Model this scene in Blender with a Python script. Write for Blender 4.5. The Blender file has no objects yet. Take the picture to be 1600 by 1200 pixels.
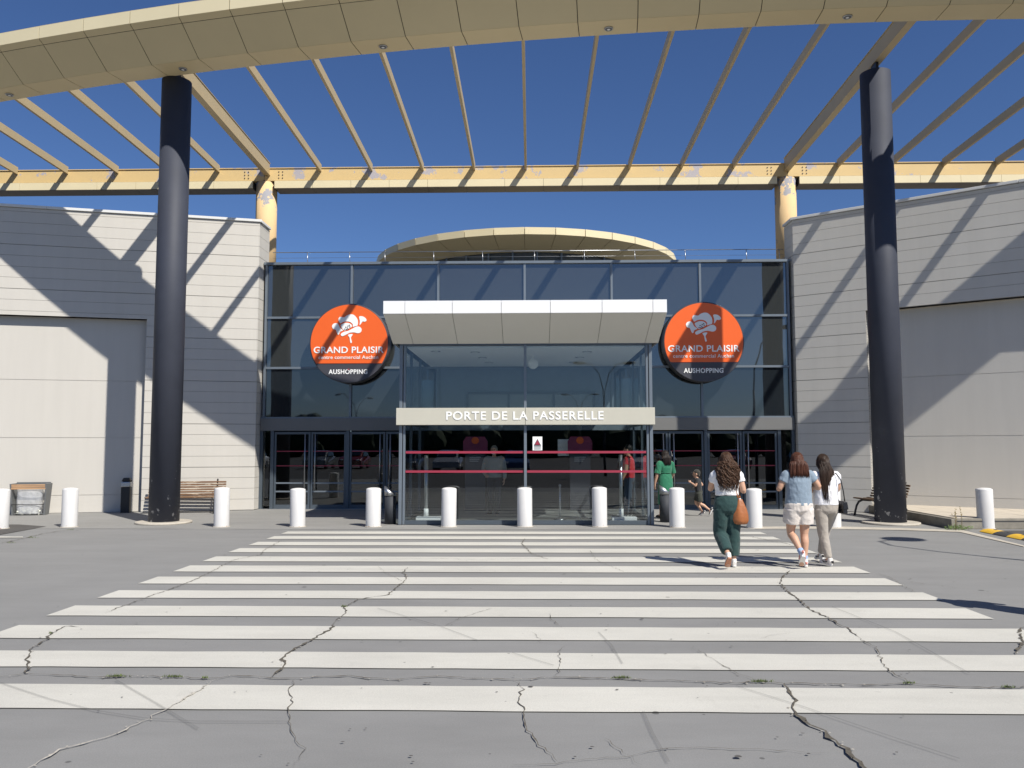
import bpy, bmesh, math, random
from math import radians, sin, cos, pi, atan2, sqrt
from mathutils import Vector, Matrix, noise
random.seed(7)
scene = bpy.context.scene
col = scene.collection

# ------------------------------------------------------------------ camera
CAM_H = 1.7; FPX = 1297.0
pitch = math.atan(98/FPX); yaw = math.atan(30/FPX*cos(pitch)); roll = radians(0.075)
Fv = Vector((-sin(yaw)*cos(pitch), cos(yaw)*cos(pitch), sin(pitch)))
Rv = Vector((cos(yaw), sin(yaw), 0)); Uv = Rv.cross(Fv)
Rv, Uv = Rv*cos(roll)-Uv*sin(roll), Uv*cos(roll)+Rv*sin(roll)
camd = bpy.data.cameras.new('camera'); cam = bpy.data.objects.new('camera', camd); col.objects.link(cam)
camd.sensor_width = 36; camd.lens = FPX/1600*36; camd.clip_end = 3000
cam.matrix_world = Matrix(((Rv.x,Uv.x,-Fv.x,0),(Rv.y,Uv.y,-Fv.y,0),(Rv.z,Uv.z,-Fv.z,CAM_H),(0,0,0,1)))
scene.camera = cam
def on_ground(x, y, z=0.0):      # where a point measured in the photograph lies on the level ground
    d = Fv*FPX + Rv*(x-800) - Uv*(y-600)
    t = (z-CAM_H)/d.z
    return Vector((d.x*t, d.y*t, z))

# ------------------------------------------------------------------ light
SUN = Vector((0.84, -1.0, 1.37)).normalized()
w = bpy.data.worlds.new('World'); scene.world = w; w.use_nodes = True
nt = w.node_tree; bg = nt.nodes['Background']
sky = nt.nodes.new('ShaderNodeTexSky'); sky.sky_type = 'NISHITA'; sky.sun_disc = False
sky.sun_elevation = math.asin(SUN.z); sky.sun_rotation = atan2(SUN.x, SUN.y)
sky.air_density = 1.0; sky.dust_density = 0.25; sky.ozone_density = 3.0; sky.altitude = 300
hs = nt.nodes.new('ShaderNodeVectorMath'); hs.operation = 'MULTIPLY'; hs.inputs[1].default_value = (.83, 1.05, 1.46)
nt.links.new(sky.outputs[0], hs.inputs[0]); nt.links.new(hs.outputs[0], bg.inputs[0]); bg.inputs[1].default_value = 0.05
sl = bpy.data.lights.new('sun', 'SUN'); sl.energy = 5.0; sl.angle = radians(0.5); sl.color = (1, 0.955, 0.88)
so = bpy.data.objects.new('sun', sl); col.objects.link(so)
so.rotation_euler = SUN.to_track_quat('Z', 'Y').to_euler(); so.location = (20, -20, 30)
scene.view_settings.view_transform = 'Standard'; scene.view_settings.look = 'None'
scene.view_settings.gamma = 1; scene.view_settings.exposure = 0.28
scene.render.engine = 'CYCLES'
scene.cycles.max_bounces = 8; scene.cycles.transparent_max_bounces = 16

# ------------------------------------------------------------------ materials
def nodes_of(name):
    m = bpy.data.materials.new(name); m.use_nodes = True
    n = m.node_tree; return m, n, n.nodes['Principled BSDF']
def mat(name, c, rough=0.6, var=0.06, scale=3.0, bump=0.0, bscale=40.0, metal=0.0, spec=0.5, coat=0.0, chips=None, stretch=(1,1,1), sheen=0):
    """base colour with soft noise variation; chips=(colour, scale, threshold) adds worn patches"""
    m, n, p = nodes_of(name); L = n.links.new
    tc = n.nodes.new('ShaderNodeTexCoord'); mp = n.nodes.new('ShaderNodeMapping'); mp.inputs['Scale'].default_value = stretch
    L(tc.outputs['Object'], mp.inputs[0])
    ns = n.nodes.new('ShaderNodeTexNoise'); ns.inputs['Scale'].default_value = scale; ns.inputs['Detail'].default_value = 6; ns.inputs['Roughness'].default_value = 0.6
    L(mp.outputs[0], ns.inputs['Vector'])
    mx = n.nodes.new('ShaderNodeMix'); mx.data_type = 'RGBA'
    mx.inputs['A'].default_value = tuple(max(0, v*(1-var*2)) for v in c)+(1,)
    mx.inputs['B'].default_value = tuple(min(1, v*(1+var*2)) for v in c)+(1,)
    L(ns.outputs['Fac'], mx.inputs['Factor']); out = mx.outputs['Result']
    if chips:
        cc, cs, th = chips[:3]
        n2 = n.nodes.new('ShaderNodeTexNoise'); n2.inputs['Scale'].default_value = cs; n2.inputs['Detail'].default_value = 8; n2.inputs['Roughness'].default_value = 0.65
        L(mp.outputs[0], n2.inputs['Vector'])
        r = n.nodes.new('ShaderNodeMapRange'); r.inputs['From Min'].default_value = th; r.inputs['From Max'].default_value = th+0.012
        fac = n2.outputs['Fac']
        if len(chips) > 3:        # only below (or above) a height: (z0, z1) window
            z0, z1, push = chips[3]
            sx = n.nodes.new('ShaderNodeSeparateXYZ'); L(tc.outputs['Object'], sx.inputs[0])
            rr = n.nodes.new('ShaderNodeMapRange'); rr.inputs['From Min'].default_value = z0; rr.inputs['From Max'].default_value = z1
            rr.inputs['To Min'].default_value = 0; rr.inputs['To Max'].default_value = -push; L(sx.outputs['Z'], rr.inputs['Value'])
            ad = n.nodes.new('ShaderNodeMath'); ad.operation = 'ADD'; L(fac, ad.inputs[0]); L(rr.outputs[0], ad.inputs[1]); fac = ad.outputs[0]
        L(fac, r.inputs['Value'])
        m2 = n.nodes.new('ShaderNodeMix'); m2.data_type = 'RGBA'; L(r.outputs[0], m2.inputs['Factor']); L(out, m2.inputs['A']); m2.inputs['B'].default_value = tuple(cc)+(1,)
        out = m2.outputs['Result']
    L(out, p.inputs['Base Color'])
    p.inputs['Roughness'].default_value = rough; p.inputs['Metallic'].default_value = metal
    p.inputs['Specular IOR Level'].default_value = spec; p.inputs['Coat Weight'].default_value = coat
    if sheen: p.inputs['Sheen Weight'].default_value = sheen
    if bump:
        nb = n.nodes.new('ShaderNodeTexNoise'); nb.inputs['Scale'].default_value = bscale; nb.inputs['Detail'].default_value = 5
        L(mp.outputs[0], nb.inputs['Vector']); bn = n.nodes.new('ShaderNodeBump'); bn.inputs['Strength'].default_value = bump; bn.inputs['Distance'].default_value = 0.02
        L(nb.outputs['Fac'], bn.inputs['Height']); L(bn.outputs[0], p.inputs['Normal'])
    return m

def ground_mat(name, c, dots=True, wear=False):
    m, n, p = nodes_of(name); L = n.links.new
    tc = n.nodes.new('ShaderNodeTexCoord')
    def ns(scale, detail=6, rough=.6, st=(1,1,1)):
        mp = n.nodes.new('ShaderNodeMapping'); mp.inputs['Scale'].default_value = st; L(tc.outputs['Object'], mp.inputs[0])
        q = n.nodes.new('ShaderNodeTexNoise'); q.inputs['Scale'].default_value = scale; q.inputs['Detail'].default_value = detail; q.inputs['Roughness'].default_value = rough
        L(mp.outputs[0], q.inputs['Vector']); return q.outputs['Fac']
    def ramp(src, a, b, lo, hi):
        r = n.nodes.new('ShaderNodeMapRange'); r.inputs['From Min'].default_value = a; r.inputs['From Max'].default_value = b
        r.inputs['To Min'].default_value = lo; r.inputs['To Max'].default_value = hi; L(src, r.inputs['Value']); return r.outputs[0]
    def mul(a, b):
        q = n.nodes.new('ShaderNodeMath'); q.operation = 'MULTIPLY'; L(a, q.inputs[0]); L(b, q.inputs[1]); return q.outputs[0]
    f = ramp(ns(0.25, 5), .3, .7, .92, 1.06)
    f = mul(f, ramp(ns(1.7, 8, .7, (.35,1,1)), .3, .7, .91, 1.06))
    f = mul(f, ramp(ns(110, 4, .75), .3, .7, .86, 1.13))
    if dots:
        for sc, r0 in ((1.7, .060), (5.0, .075)):      # chewing-gum and oil spots
            v = n.nodes.new('ShaderNodeTexVoronoi'); v.inputs['Scale'].default_value = sc; v.inputs['Randomness'].default_value = 1
            L(tc.outputs['Object'], v.inputs['Vector'])
            wn = n.nodes.new('ShaderNodeTexWhiteNoise'); L(v.outputs['Color'], wn.inputs['Vector'])
            thr = ramp(wn.outputs['Value'], .62, 1.0, -.01, r0)
            gt = n.nodes.new('ShaderNodeMath'); gt.operation = 'SUBTRACT'; L(v.outputs['Distance'], gt.inputs[0]); L(thr, gt.inputs[1])
            f = mul(f, ramp(gt.outputs[0], -.004, .004, .5, 1.0))
        st = ramp(ns(.9, 3, .5, (.15,1.5,1)), .66, .72, 1.0, .93); f = mul(f, st)
    if wear:
        f = mul(f, ramp(ns(55, 4, .7), .66, .70, 1.0, .72)); f = mul(f, ramp(ns(2.2, 6, .75, (1,.5,1)), .60, .78, 1.0, .84)); f = mul(f, ramp(ns(11, 5, .7, (.25,1,1)), .68, .74, 1.0, .80))
    vm = n.nodes.new('ShaderNodeVectorMath'); vm.operation = 'SCALE'; vm.inputs[0].default_value = c; L(f, vm.inputs['Scale'])
    L(vm.outputs[0], p.inputs['Base Color']); p.inputs['Roughness'].default_value = .8; p.inputs['Specular IOR Level'].default_value = .25
    bn = n.nodes.new('ShaderNodeBump'); bn.inputs['Strength'].default_value = .25; bn.inputs['Distance'].default_value = .01
    L(ns(160, 3), bn.inputs['Height']); L(bn.outputs[0], p.inputs['Normal'])
    return m

def glass_mat(name, tint=(.75,.8,.8), refl=1.0, ior=1.5, rough=0.0):
    m = bpy.data.materials.new(name); m.use_nodes = True; n = m.node_tree; n.nodes.clear(); L = n.links.new
    o = n.nodes.new('ShaderNodeOutputMaterial'); t = n.nodes.new('ShaderNodeBsdfTransparent'); t.inputs[0].default_value = tint+(1,)
    g = n.nodes.new('ShaderNodeBsdfGlossy'); g.inputs['Roughness'].default_value = rough; g.inputs['Color'].default_value = (.95,.97,1,1)
    fr = n.nodes.new('ShaderNodeFresnel'); ge = n.nodes.new('ShaderNodeNewGeometry'); mr = n.nodes.new('ShaderNodeMapRange')
    mr.inputs['To Min'].default_value = ior; mr.inputs['To Max'].default_value = 1/ior; L(ge.outputs['Backfacing'], mr.inputs['Value']); L(mr.outputs[0], fr.inputs[0])   # same reflectance from both faces
    mu = n.nodes.new('ShaderNodeMath'); mu.operation = 'MULTIPLY'; mu.inputs[1].default_value = refl; mu.use_clamp = True
    # very slight unevenness so reflections wobble like real panes
    tc = n.nodes.new('ShaderNodeTexCoord'); ns = n.nodes.new('ShaderNodeTexNoise'); ns.inputs['Scale'].default_value = .8; ns.inputs['Detail'].default_value = 1
    L(tc.outputs['Object'], ns.inputs['Vector']); bn = n.nodes.new('ShaderNodeBump'); bn.inputs['Strength'].default_value = .12; bn.inputs['Distance'].default_value = .01
    L(ns.outputs['Fac'], bn.inputs['Height']); L(bn.outputs[0], g.inputs['Normal'])
    mx = n.nodes.new('ShaderNodeMixShader'); L(fr.outputs[0], mu.inputs[0]); L(mu.outputs[0], mx.inputs[0]); L(t.outputs[0], mx.inputs[1]); L(g.outputs[0], mx.inputs[2]); L(mx.outputs[0], o.inputs[0])
    return m

def panel_glass(name, c, ior=1.9, rough=.02):
    """opaque backed curtain-wall glass: dark body under a mirror-like face"""
    m, n, p = nodes_of(name); L = n.links.new
    p.inputs['Base Color'].default_value = c+(1,); p.inputs['Roughness'].default_value = rough; p.inputs['IOR'].default_value = ior
    tc = n.nodes.new('ShaderNodeTexCoord'); ns = n.nodes.new('ShaderNodeTexNoise'); ns.inputs['Scale'].default_value = .7; ns.inputs['Detail'].default_value = 1.5
    L(tc.outputs['Object'], ns.inputs['Vector']); bn = n.nodes.new('ShaderNodeBump'); bn.inputs['Strength'].default_value = .22; bn.inputs['Distance'].default_value = .02
    L(ns.outputs['Fac'], bn.inputs['Height']); L(bn.outputs[0], p.inputs['Normal'])
    return m

M = {}
M['ground'] = ground_mat('painted_asphalt', (.235,.233,.225))
M['forecourt'] = ground_mat('forecourt_concrete', (.265,.26,.245))
M['asphalt'] = ground_mat('dark_asphalt', (.09,.085,.08))
M['paint'] = ground_mat('zebra_paint', (.545,.53,.475), wear=True)
M['crack'] = mat('crack_dirt', (.10,.088,.068), .95, .5, 30)
M['crack_pale'] = mat('crack_worn_edge', (.42,.39,.33), .95, .4, 30)
M['crack_spot'] = mat('gum_and_oil', (.085,.08,.072), .8, .5, 5)
M['moss'] = mat('moss', (.10,.13,.04), .9, .3, 30)
M['wall'] = mat('wall_render', (.53,.505,.455), .75, .035, 1.0, .12, 60, stretch=(3.5,3.5,.3))
M['wall_r'] = mat('wall_render_lightened', (.58,.56,.51), .75, .035, 1.0, .12, 60, stretch=(3.5,3.5,.3))  # right wall's render, lightened to make up for the weak grazing sunlight
M['joint'] = mat('joint_shadow_gap', (.26,.25,.23), .9, .05)
M['coping'] = mat('coping_metal', (.66,.66,.64), .5, .03)
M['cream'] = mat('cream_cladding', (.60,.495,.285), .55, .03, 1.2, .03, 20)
M['cream_pale_lit'] = mat('pale_cream_lit_faces', (.72,.63,.41), .55, .03, 1.2, .03, 20)  # back beam's pale cream; on fascias the soffit cream lightened for sunlight
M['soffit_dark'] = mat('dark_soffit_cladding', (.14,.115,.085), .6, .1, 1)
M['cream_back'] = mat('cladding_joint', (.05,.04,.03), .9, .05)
M['yellow'] = mat('yellow_steel', (.66,.48,.22), .6, .03, 1.5, chips=((.42,.39,.40), 1.25, .572))
M['yellow_rafter'] = mat('yellow_rafter_steel', (.46,.36,.20), .5, .04, 1.5)
M['yellow_col'] = mat('yellow_column_paint', (.70,.50,.27), .75, .04, 2, spec=.2, chips=((.30,.30,.32), 2.6, .50, (9.95, 9.0, .12)))
M['navy'] = mat('navy_column_paint', (.042,.047,.064), .62, .12, 1.5, .05, 14, spec=.35, chips=((.35,.36,.38), 8, .605, (.2, 2.2, .14)))
M['pad'] = mat('pad_concrete', (.46,.42,.35), .85, .15, 8, .3, 60)
M['frame'] = mat('frame_metal', (.085,.105,.125), .4, .05, 3, metal=.3)
M['frame_light'] = mat('frame_metal_pale', (.17,.20,.23), .4, .05, 3, metal=.3)
M['black'] = mat('black_metal', (.012,.012,.014), .45, .1)
M['lintel'] = mat('lintel_panel', (.15,.15,.145), .5, .03)
M['glass_up'] = panel_glass('curtain_glass_upper', (.036,.040,.040), 2.35)
M['glass_low'] = panel_glass('curtain_glass_lower', (.014,.018,.022), 2.0)
M['glass'] = glass_mat('clear_glass', (.86,.89,.89), 1.45)
M['glass_door'] = glass_mat('door_glass', (.5,.55,.55), 2.0)
M['white_metal'] = mat('white_cladding', (.80,.80,.79), .4, .015, 1)
M['soffit'] = mat('soffit_cladding', (.62,.61,.56), .5, .02, 1)
M['band'] = mat('name_band', (.50,.48,.40), .5, .02)
M['white'] = mat('white_letters', (.85,.85,.83), .5, .01)
M['orange'] = mat('sign_orange', (.80,.125,.018), .38, .01)
M['sign_grey'] = mat('sign_grey', (.055,.055,.065), .42, .02)
M['red'] = mat('red_stripe', (.30,.028,.055), .5, .02)
M['bollard'] = mat('bollard_white', (.66,.65,.63), .5, .05, 3, .03, 30, chips=((.33,.17,.08), 14, .50, (.0, .09, .30)))
M['steel'] = mat('brushed_steel', (.45,.46,.47), .32, .05, 3, metal=.9)
M['wood'] = mat('weathered_wood', (.17,.095,.05), .8, .3, 6, .3, 30, stretch=(.3,4,4), chips=((.52,.43,.32), 9, .56))
M['wood_pale'] = mat('pale_wood', (.42,.25,.13), .75, .3, 6, .2, 30, stretch=(.3,4,4))
M['bin_metal'] = mat('bin_grey_metal', (.13,.135,.135), .5, .08)
M['paver'] = mat('paver_stone', (.52,.46,.37), .85, .1, 3, .2, 50)
M['kerb'] = mat('kerb_concrete', (.24,.22,.18), .9, .25, 5, .4, 40)
M['rubber_y'] = mat('rubber_yellow', (.72,.43,.03), .6, .1, 9, .1, 60)
M['rubber_k'] = mat('rubber_black', (.05,.05,.05), .8, .1, 9, .1, 60)
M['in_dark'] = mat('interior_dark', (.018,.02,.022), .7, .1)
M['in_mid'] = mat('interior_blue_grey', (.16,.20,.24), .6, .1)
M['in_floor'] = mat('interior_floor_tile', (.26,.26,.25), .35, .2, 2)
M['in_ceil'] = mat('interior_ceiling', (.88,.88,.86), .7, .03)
M['pink'] = mat('panel_pink', (.24,.03,.09), .5, .05)
M['leaf'] = mat('weed_leaf', (.11,.17,.04), .6, .3, 30)
M['grass_dry'] = mat('dry_stalk', (.25,.2,.1), .8, .3, 30)

# ------------------------------------------------------------------ mesh helpers
class MB:
    def __init__(s): s.bm = bmesh.new()
    def face(s, pts, mi=0):
        f = s.bm.faces.new([s.bm.verts.new(p) for p in pts]); f.material_index = mi; return f
    def box(s, a, b, mi=0, m=None):
        x0,y0,z0 = a; x1,y1,z1 = b
        if x0>x1: x0,x1=x1,x0
        if y0>y1: y0,y1=y1,y0
        if z0>z1: z0,z1=z1,z0
        P = [(x0,y0,z0),(x1,y0,z0),(x1,y1,z0),(x0,y1,z0),(x0,y0,z1),(x1,y0,z1),(x1,y1,z1),(x0,y1,z1)]
        if m: P = [m @ Vector(p) for p in P]
        v = [s.bm.verts.new(p) for p in P]
        for q in ((3,2,1,0),(4,5,6,7),(0,1,5,4),(1,2,6,5),(2,3,7,6),(3,0,4,7)):
            f = s.bm.faces.new([v[i] for i in q]); f.material_index = mi
    def prism(s, poly, d, mi=0):
        """extrude closed polygon (list of 3D points) by vector d"""
        d = Vector(d); a = [s.bm.verts.new(p) for p in poly]; b = [s.bm.verts.new(Vector(p)+d) for p in poly]
        n = len(a)
        for f in (s.bm.faces.new(a[::-1]), s.bm.faces.new(b)): f.material_index = mi
        for i in range(n):
            f = s.bm.faces.new((a[i], a[(i+1)%n], b[(i+1)%n], b[i])); f.material_index = mi
    def tube(s, pts, rad, seg=12, mi=0, caps=True, flat=1.0, side=None):
        """lofted tube along pts; rad = number, list of r, or list of (rx, ry)"""
        pts = [Vector(p) for p in pts]; n = len(pts)
        if not isinstance(rad, (list, tuple)): rad = [rad]*n
        rings = []
        up0 = Vector(side) if side else None
        prevx = None
        for i, p in enumerate(pts):
            t = (pts[min(i+1,n-1)]-pts[max(i-1,0)]).normalized()
            if up0 is not None: x = up0 - t*up0.dot(t)
            elif prevx is not None: x = prevx - t*prevx.dot(t)
            else:
                x = Vector((1,0,0)) if abs(t.x) < .8 else Vector((0,1,0)); x = x - t*x.dot(t)
            x.normalize(); prevx = x; y = t.cross(x)
            r = rad[i]; rx, ry = r if isinstance(r, (tuple, list)) else (r, r*flat)
            rings.append([s.bm.verts.new(p + x*(rx*cos(2*pi*k/seg)) + y*(ry*sin(2*pi*k/seg))) for k in range(seg)])
        for a, b in zip(rings, rings[1:]):
            for k in range(seg):
                f = s.bm.faces.new((a[k], a[(k+1)%seg], b[(k+1)%seg], b[k])); f.material_index = mi; f.smooth = True
        if caps:
            s.bm.faces.new(rings[0][::-1]).material_index = mi; s.bm.faces.new(rings[-1]).material_index = mi
    def cyl(s, c, r, z0, z1, seg=32, mi=0, r2=None):
        s.tube([(c[0],c[1],z0),(c[0],c[1],z1)], [r, r if r2 is None else r2], seg, mi)
    def ball(s, c, r, seg=16, mi=0, rot=None):
        rx, ry, rz = r if isinstance(r, (tuple, list)) else (r, r, r)
        mt = Matrix.Translation(Vector(c)) @ (rot.to_4x4() if rot else Matrix.Identity(4)) @ Matrix.Diagonal((rx, ry, rz, 1))
        g = bmesh.ops.create_uvsphere(s.bm, u_segments=seg, v_segments=max(6, seg//2+2), radius=1, matrix=mt)
        for v in g['verts']:
            for f in v.link_faces: f.smooth = True; f.material_index = mi
    def build(s, name, mats, parent=None, bevel=0, recalc=True):
        if recalc: bmesh.ops.recalc_face_normals(s.bm, faces=s.bm.faces)
        me = bpy.data.meshes.new(name); s.bm.to_mesh(me); s.bm.free()
        for m in (mats if isinstance(mats, (list, tuple)) else [mats]): me.materials.append(m)
        o = bpy.data.objects.new(name, me); col.objects.link(o)
        if parent: o.parent = parent
        if bevel:
            b = o.modifiers.new('bevel', 'BEVEL'); b.width = bevel; b.segments = 2; b.limit_method = 'ANGLE'; b.angle_limit = radians(40)
        return o

def tag(o, label=None, cat=None, group=None, kind=None):
    if label: o['label'] = label
    if cat: o['category'] = cat
    if group: o['group'] = group
    if kind: o['kind'] = kind
    return o
def empty(name, loc=(0,0,0), rz=0, label=None, cat=None, group=None):
    o = bpy.data.objects.new(name, None); col.objects.link(o); o.location = loc; o.rotation_euler.z = rz; o.empty_display_size = .2
    return tag(o, label, cat, group)
def copy_tree(o, parent=None):
    c = o.copy(); col.objects.link(c)
    if parent: c.parent = parent
    for ch in list(o.children): copy_tree(ch, c)
    return c
def struct(o): o['kind'] = 'structure'; return o

def text_obj(name, body, width, height, mt, parent, place, extrude=.006, bold=0.0, spacing=1.0):
    """text laid in the XZ plane facing -Y, centred at place, scaled to width x cap height"""
    cu = bpy.data.curves.new(name, 'FONT'); cu.body = body; cu.size = 1; cu.extrude = 0.01; cu.offset = bold; cu.space_character = spacing; cu.align_x = 'CENTER'
    t = bpy.data.objects.new(name, cu); col.objects.link(t)
    bpy.context.view_layer.update()
    me = bpy.data.meshes.new_from_object(t.evaluated_get(bpy.context.evaluated_depsgraph_get()))
    bpy.data.objects.remove(t)
    xs = [v.co.x for v in me.vertices]; ys = [v.co.y for v in me.vertices]
    ex = (max(xs)-min(xs)); cx = (max(xs)+min(xs))/2; ey = max(ys)-min(ys); cy = (max(ys)+min(ys))/2
    for v in me.vertices:
        x = (v.co.x-cx)/ex*width; z = (v.co.y-cy)/ey*height; y = -v.co.z/0.01*extrude
        v.co = (place[0]+x, place[1]+y, place[2]+z)
    me.materials.clear(); me.materials.append(mt)
    o = bpy.data.objects.new(name, me); col.objects.link(o); o.parent = parent
    return o

# ================================================================== ground
def sheet(name, poly, z, m, thick=0):
    b = MB(); b.face([(p[0], p[1], z) for p in poly]); return struct(b.build(name, m))
sheet('ground', [(-400,-400),(400,-400),(400,400),(-400,400)], 0, M['ground'])
sheet('car_park', [(-400,-400),(400,-400),(400,1.5),(-400,1.5)], .004, M['asphalt'])
sheet('dark_side_ground_left', [(-400,1.5),(-19,1.5),(-19,17),(-400,17)], .004, M['asphalt'])  # unseen ground, added dark to cut the bounced light
sheet('dark_side_ground_right', [(17,1.5),(400,1.5),(400,8.5),(17,8.5)], .004, M['asphalt'])  # same on the right: unseen, added to reduce bounce
sheet('forecourt', [(-24,17.2),(-11.6,17.2),(-9.8,17.35),(-4,17.22),(4.6,17.22),(8.6,17.25),(8.6,32),(-24,32)], .004, M['forecourt'])
b = MB()
ST = [(5.47,6.02),(6.49,6.98),(7.44,7.97),(8.42,8.95),(9.41,9.9),(10.38,10.94),(11.38,11.97),(12.4,12.95),(13.46,14.0),(14.42,14.93),(15.4,15.88),(16.3,16.77)]
rr = random.Random(3)
for y0, y1 in ST:
    # slightly uneven hand-rolled edges
    n = 24; xs = [-4.9+(4.54+4.9)*i/n for i in range(n+1)]
    top = [(x, y1+rr.uniform(-.008,.008), .008) for x in xs]; bot = [(x, y0+rr.uniform(-.008,.008), .008) for x in xs]
    for i in range(n): b.face([bot[i], bot[i+1], top[i+1], top[i]])
struct(b.build('zebra_crossing', M['paint']))
# dark asphalt of the side lane at the left, its thin marking, and the lane at the right
P = on_ground
sheet('lane_left', [P(-260,818)[:2],P(30,820)[:2],P(72,823)[:2],P(0,836)[:2],P(-260,870)[:2]], .008, M['asphalt'])
sheet('lane_marking', [P(-120,838)[:2],P(36,839.4)[:2],P(36,840.8)[:2],P(-120,842)[:2]], .012, M['paint'])
sheet('lane_right', [(8.98,16.95),(8.86,14.7),(9.6,12.6),(30,9),(30,17.1),(9.1,17.1)], .008, M['asphalt'])
sheet('flush_kerb', [P(1180,823.5)[:2],P(1300,823)[:2],P(1420,826)[:2],P(1505,829)[:2],P(1600,853)[:2],P(1600,855)[:2],P(1500,832)[:2],P(1410,829)[:2],P(1300,827)[:2],P(1180,827)[:2]], .010, M['pad'])

# cracks in the paving (traced on the ground)
H2 = lambda L: [(x/2, 800+y/2) for x, y in L]
H6 = lambda L: [(800+x/2, 800+y/2) for x, y in L]
cracks = [
 (H2([(1275,175),(1260,190),(1272,210),(1245,235),(1225,250),(1212,262),(1120,275),(1075,300),(1080,318),(1042,350)]), .018),
 (H2([(1042,350),(1035,370),(985,395),(950,415),(905,440),(888,465),(890,485),(865,510),(845,522)]), .028),
 (H2([(80,508),(130,512),(220,516),(330,520),(400,518),(540,520),(640,524),(690,522),(730,515),(845,522),(920,526),(990,518),(1090,517),(1170,524),(1245,527),(1310,522),(1370,517),(1430,522),(1510,526),(1600,528),(1740,522),(1920,524),(1980,528),(2120,532),(2300,540),(2370,536),(2450,540),(2550,540),(2700,545),(2840,540),(2980,550),(3140,555),(3230,550)]), .017),
 (H2([(250,362),(205,360),(160,385),(150,400),(100,425),(90,450),(85,480),(80,508),(0,520)]), .020),
 (H2([(670,528),(600,575),(510,625),(430,668),(330,712),(260,733),(190,748),(150,770),(110,795),(60,830)]), -.016),
 (H2([(920,526),(905,560),(912,585),(900,625),(905,680),(925,720),(950,745),(935,780),(920,800)]), .008),
 (H2([(880,90),(820,125),(815,135),(730,152),(680,178),(610,213),(530,245),(470,265),(375,300),(330,320)]), .014),
 (H6([(870,185),(845,205),(838,225),(860,250),(900,280),(945,315),(990,335),(1040,365),(1085,395)]), .024),
 (H6([(1085,395),(1140,430),(1150,460),(1180,500),(1240,540)]), .009),
 (H6([(850,540),(870,575),(895,595),(880,610),(885,640),(920,660),(960,680),(990,710),(1040,745),(1070,775),(1100,800),(1130,830)]), .036),
 (H6([(20,530),(30,560),(25,600),(40,640),(45,680),(80,725),(140,785)]), .010),
 (H6([(170,420),(145,440),(150,480),(140,522)]), .008),
 (H6([(115,320),(130,345),(155,365)]), .008), (H6([(60,375),(95,410)]), .007), (H6([(40,85),(30,100),(60,130),(110,150)]), .018),
 (H6([(560,425),(600,445),(640,475),(700,505),(760,530)]), .008), (H6([(290,712),(350,760),(410,800)]), .007),
 (H6([(0,798),(200,785),(360,768),(480,745),(600,742),(800,748),(1000,760)]), .006),
 (H6([(1600,360),(1585,380),(1595,410),(1570,450)]), .03),
 (H6([(780,400),(800,392),(880,380)]), .006), (H2([(1100,150),(1180,150),(1320,147),(1500,150),(1700,147)]), .007), (H2([(1380,365),(1440,335),(1540,303)]), .006),
 (H2([(1180,170),(1200,190),(1260,220)]), .006), (H6([(245,120),(260,150),(350,190)]), .006), (H6([(700,70),(780,85),(880,105)]), .014),
 (H6([(1220,215),(1290,228),(1400,240)]), .007), (H2([(0,100),(70,85),(130,70),(190,60),(222,56)]), .03), (H2([(270,45),(310,44)]), .03), (H2([(360,45),(380,43)]), .03),
 (H6([(1130,190),(1180,205),(1260,255)]), .008),
]
bd, bp = MB(), MB(); rr = random.Random(11)
for L, wd in cracks:
    tgt = bp if wd < 0 else bd; wd = abs(wd)
    pts = [P(x, y) for x, y in L]; fine = []
    for a, c in zip(pts, pts[1:]):
        k = max(2, int((c-a).length/.05)); nrm = Vector((-(c-a).y, (c-a).x, 0)).normalized()
        for i in range(k):
            fine.append(a.lerp(c, i/k) + nrm*rr.gauss(0, .010))
    fine.append(pts[-1])
    L2, R2 = [], []
    for i, p in enumerate(fine):
        t = (fine[min(i+1,len(fine)-1)]-fine[max(0,i-1)]).normalized(); nrm = Vector((-t.y, t.x, 0))
        e = min(1, i/4, (len(fine)-1-i)/4)*.8+.2
        wv = wd*e*(.25+rr.random()**1.5*.95)
        L2.append(p+nrm*wv*.5+Vector((0,0,.013))); R2.append(p-nrm*wv*.5+Vector((0,0,.013)))
    for i in range(len(fine)-1):
        tgt.face([L2[i], R2[i], R2[i+1], L2[i+1]])
        if wd > .012 and rr.random() < .45:      # broken lips and loose crumbs beside wide cracks
            o = fine[i]+Vector((rr.uniform(-.03,.03), rr.uniform(-.03,.03), .013)); s_ = rr.uniform(.004,.012)
            bp.face([o+Vector((s_,0,0)), o+Vector((0,s_,0)), o+Vector((-s_,0,0)), o+Vector((0,-s_,0))])
struct(bd.build('pavement_cracks', M['crack'])); struct(bp.build('pavement_worn_cracks', M['crack_pale']))
M['tyre'] = mat('tyre_mark', (.06,.06,.06), .9, .3, 6); M['tyre'].node_tree.nodes['Principled BSDF'].inputs['Alpha'].default_value = .22
b = MB()
for L in (H2([(0,540),(150,590),(300,628),(450,652),(620,662),(900,662)]), H2([(360,530),(480,600),(620,685)]), H6([(700,550),(900,612),(1200,715),(1400,780)]), H6([(410,630),(440,700),(490,790)]), H6([(270,380),(310,420),(345,480)]), H6([(1000,300),(1200,380),(1430,510)]), H2([(1180,305),(1370,360),(1490,405)]), H6([(0,445),(130,485)])):
    pts = [P(x, y) for x, y in L]
    for a, c in zip(pts, pts[1:]):
        nn = Vector((-(c-a).y, (c-a).x, 0)).normalized()*.009; z_ = Vector((0,0,.0165))
        b.face([a+nn+z_, c+nn+z_, c-nn+z_, a-nn+z_])
struct(b.build('tyre_marks', M['tyre']))
b = MB(); rr = random.Random(21)
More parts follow.
